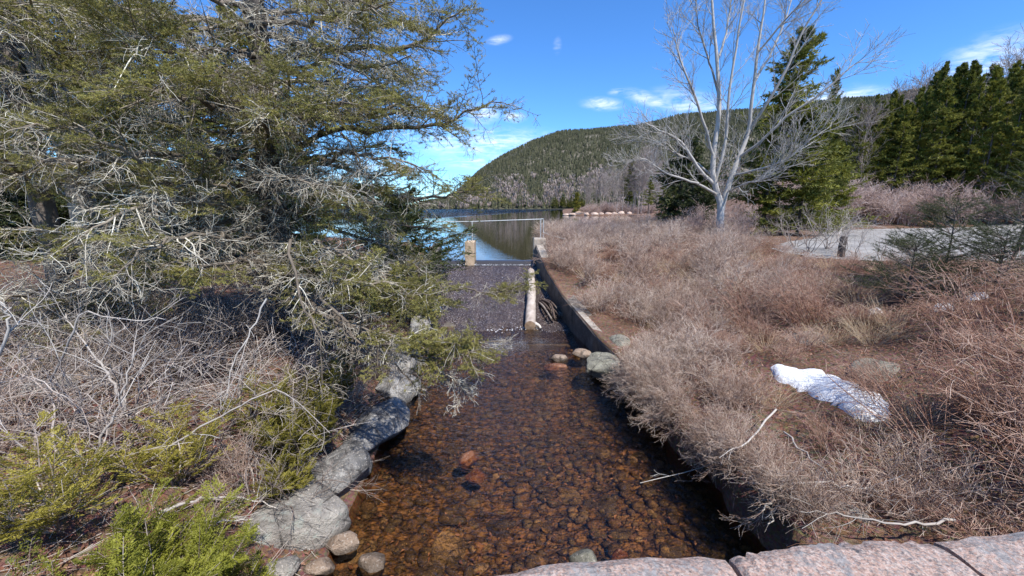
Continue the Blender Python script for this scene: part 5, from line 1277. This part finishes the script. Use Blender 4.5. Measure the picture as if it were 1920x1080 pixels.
cedar('second cedar clump upstream of the midbank cedar under spruce twigs', gp(-3.15, 6.3), M_CEDAR_DULL, 3004, n=12, H=1.0, spread=.6, n2=14, n3=12, L2=.3, L3=.12)
cedar('yellowish cedar patch thinly mixed with alder twigs at the left edge', gp(-4.0, 3.0), M_CEDAR_MID, 3005, n=9, H=.75, spread=1.0, n2=10, n3=10, L2=.36, L3=.14)
cedar('yellowish cedar patch behind the left edge cedar patch', gp(-3.6, 3.75), M_CEDAR_MID, 3006, n=8, H=.65, spread=1.0, n2=10, n3=10, L2=.36, L3=.14)
cedar('dull cedar sprays between the corner cedar and the alders', gp(-2.95, 2.95), M_CEDAR_DULL, 3007, n=7, H=.6, spread=1.0, n2=9, n3=10, L2=.34, L3=.13)
cedar('low cedar sprays close above the big flat boulder', gp(-2.9, 4.5), M_CEDAR_DULL, 3008, n=7, H=.6, spread=.8, n2=10, n3=11, L2=.28, L3=.12)

# ------------------------------------------------------------------ young spruces by the right edge
def sapling(label, loc, H, seed, nl, crown, lean=0.0):
    r = np.random.default_rng(seed); o = thing('young_spruce', label, 'tree', loc); zs = np.linspace(0, H, 12)
    T = np.stack([lean * zs + .02 * np.sin(zs * 3), .01 * np.sin(zs * 4), zs - .05], 1)
    obj('trunk', [tubes(T[None], np.linspace(.03 * H / 2, .006, 12)[None], 7, [.3], r)], M_BARK, o)
    f = np.sort(r.random(nl)); f = .12 + .82 * (np.floor(f * 9) + r.random(nl) * .25) / 9; a = r.uniform(0, 6.28, nl); ln = crown * (1 - f) ** .7 * r.uniform(.6, 1.15, nl) + .1
    P = np.empty((nl, 7, 3)); P[:, 0] = np.stack([np.interp(f * H, zs, T[:, k_]) for k_ in range(3)], 1); d = nrm(np.stack([np.cos(a), np.sin(a), .15 + .5 * f], 1))
    for j in range(6): d = nrm(d + r.normal(0, .05, (nl, 3)) + [0, 0, .03]); P[:, j + 1] = P[:, j] + d * (ln / 6)[:, None]
    R = np.linspace(.009, .002, 7)[None] * np.ones((nl, 1))
    S, SR = spawn(P, R, 7, .25, 1, (35, 60), .32, 3, .6, .0018, .08, .1, flat=.25, fall=.4, r=r)
    S2_, SR2 = spawn(S, SR, 4, .2, 1, (35, 60), .13, 3, .6, .0015, .08, .1, flat=.25, fall=.4, r=r)
    obj('limbs', [tubes(P, R, 4, None, r), tubes(S, SR, 3, None, r)], M_BARK, o)
    obj('needles', [needles(np.concatenate([P[:, [2, 4, 6, 6]][:, [0, 1, 2, 3]], S, S2_]), 20, .028, .005, (35, 65), r, .0)], M_NEEDLE_DARK, o, smooth=False)
    return o
p_ = at(1762, 545, 9.0); sapling('thin open spruce sapling with a bare leader, in front of the parking area', (p_[0], 9.0, float(G(p_[0], 9.0))), max(at(1757, 372, 9.0)[2] - float(G(p_[0], 9.0)), 1.5), 4001, 54, 1.5)
p_ = at(1875, 560, 9.4); sapling('dark-stemmed young spruce leaning right beside the road, at the right edge', (p_[0], 9.4, float(G(p_[0], 9.4))), 3.1, 4002, 56, 1.6, .14)
p_ = at(1700, 545, 8.6); sapling('low bushy spruce at the foot of the thin open sapling', (p_[0], 8.6, float(G(p_[0], 8.6))), 1.35, 4003, 60, 1.25)
p_ = at(1850, 600, 7.8); sapling('low spreading spruce below the leaning young spruce', (p_[0], 7.8, float(G(p_[0], 7.8))), 1.3, 4004, 64, 1.5)

# ------------------------------------------------------------------ litter and dead bracken
def scatter(N, region, smin, smax, r, flat=.6, asp=.5):
    x, y = region(N, r); z = G(x, y) + r.uniform(.005, .05, N)
    c = np.stack([x, y, z], 1); a = r.uniform(0, 6.28, N); d = nrm(np.stack([np.cos(a), np.sin(a), r.normal(0, flat, N)], 1)); s = nrm(np.cross(d, nrm(r.normal(0, flat, (N, 3)) + [0, 0, 1])))
    L = r.uniform(smin, smax, N)[:, None]; w = L * asp * r.uniform(.6, 1.2, N)[:, None]; up_ = nrm(np.cross(s, d)) * L * r.uniform(-.2, .3, N)[:, None]
    V = np.stack([c - d * L / 2, c + s * w / 2 + up_, c + d * L / 2, c - s * w / 2 + up_], 1).reshape(-1, 3)
    return (V, np.arange(N * 4).reshape(N, 4), np.repeat(r.random(N), 4))
lr = np.random.default_rng(51)
def regR(N, r): y = 1.0 + 26 * r.random(N) ** 1.8; return XR(y) + .1 + 11 * r.random(N) ** .9, y
def regL(N, r): y = 1.6 + 12 * r.random(N) ** 1.4; return XL(y) - .15 - 7.5 * r.random(N), y
def lot_ok(part, k):
    V, Fc, T = part; c = V.reshape(-1, k, 3).mean(1); ok = ~((c[:, 0] > 10.6) & (c[:, 1] > 12.2) & (c[:, 0] - 10.6 > (c[:, 1] - 13) * .25))
    V = V.reshape(-1, k, 3)[ok].reshape(-1, 3); T = T.reshape(-1, k)[ok].ravel(); n = ok.sum(); return (V, np.arange(n * k).reshape(n, k), T)
tag(obj('leaf_litter', [lot_ok(scatter(26000, regR, .03, .075, lr), 4), scatter(15000, regL, .03, .075, lr)], M_LITTER, smooth=False), 'fallen reddish-brown leaves covering both banks', 'leaves', kind='stuff')
x, y = regR(26000, lr); N = len(x); K = 4
P = np.empty((N, K + 1, 3)); P[:, 0] = np.stack([x, y, G(x, y) - .01], 1); a = lr.uniform(0, 6.28, N); d = nrm(np.stack([np.cos(a) - .3, np.sin(a) + .1, lr.uniform(.15, .9, N)], 1)); ln = lr.uniform(.15, .5, N)
for j in range(K): d = nrm(d + lr.normal(0, .14, (N, 3)) + [0, 0, -.22]); P[:, j + 1] = P[:, j] + d * (ln / K)[:, None]
pt_ = tubes(P, np.linspace(.0032, .0012, K + 1)[None] * np.ones((N, 1)), 3, None, lr)
c0 = P[:, 0]; ok = ~((c0[:, 0] > 10.4) & (c0[:, 1] > 12.0) & (c0[:, 0] - 10.4 > (c0[:, 1] - 13) * .25))
pt_ = tubes(P[ok], (np.linspace(.0032, .0012, K + 1)[None] * np.ones((N, 1)))[ok], 3, None, lr)
sx = lr.random(500); sY = 3.3 + 9 * lr.random(500) ** 1.4; sxx = XL(sY) + (XR(sY) - XL(sY)) * sx
v_, f_, t_ = scatter(500, lambda N, r: (sxx, sY), .04, .09, lr, .25); v_[:, 2] += .07
tag(obj('sunken_leaves', [(v_, f_, t_)], M_LITTER, smooth=False), 'scattered brown leaves sunk on the stream bed', 'leaves', kind='stuff')
tag(obj('dead_bracken', [pt_], M_BRACKEN), 'matted dead bracken and grass stems over the right bank', 'dead bracken', kind='stuff')
x, y = regL(9000, lr); N = len(x)
P = np.empty((N, 4, 3)); P[:, 0] = np.stack([x, y, G(x, y) + .02], 1); a = lr.uniform(0, 6.28, N); d = nrm(np.stack([np.cos(a), np.sin(a), lr.normal(.05, .15, N)], 1)); ln = lr.uniform(.15, .6, N)
for j in range(3): d = nrm(d + lr.normal(0, .1, (N, 3))); P[:, j + 1] = P[:, j] + d * (ln / 3)[:, None]
tag(obj('dead_twigs', [tubes(P, np.linspace(.004, .0018, 4)[None] * np.ones((N, 1)), 3, None, lr)], M_ALDER), 'litter of dead grey twigs on the left bank', 'twigs', kind='stuff')
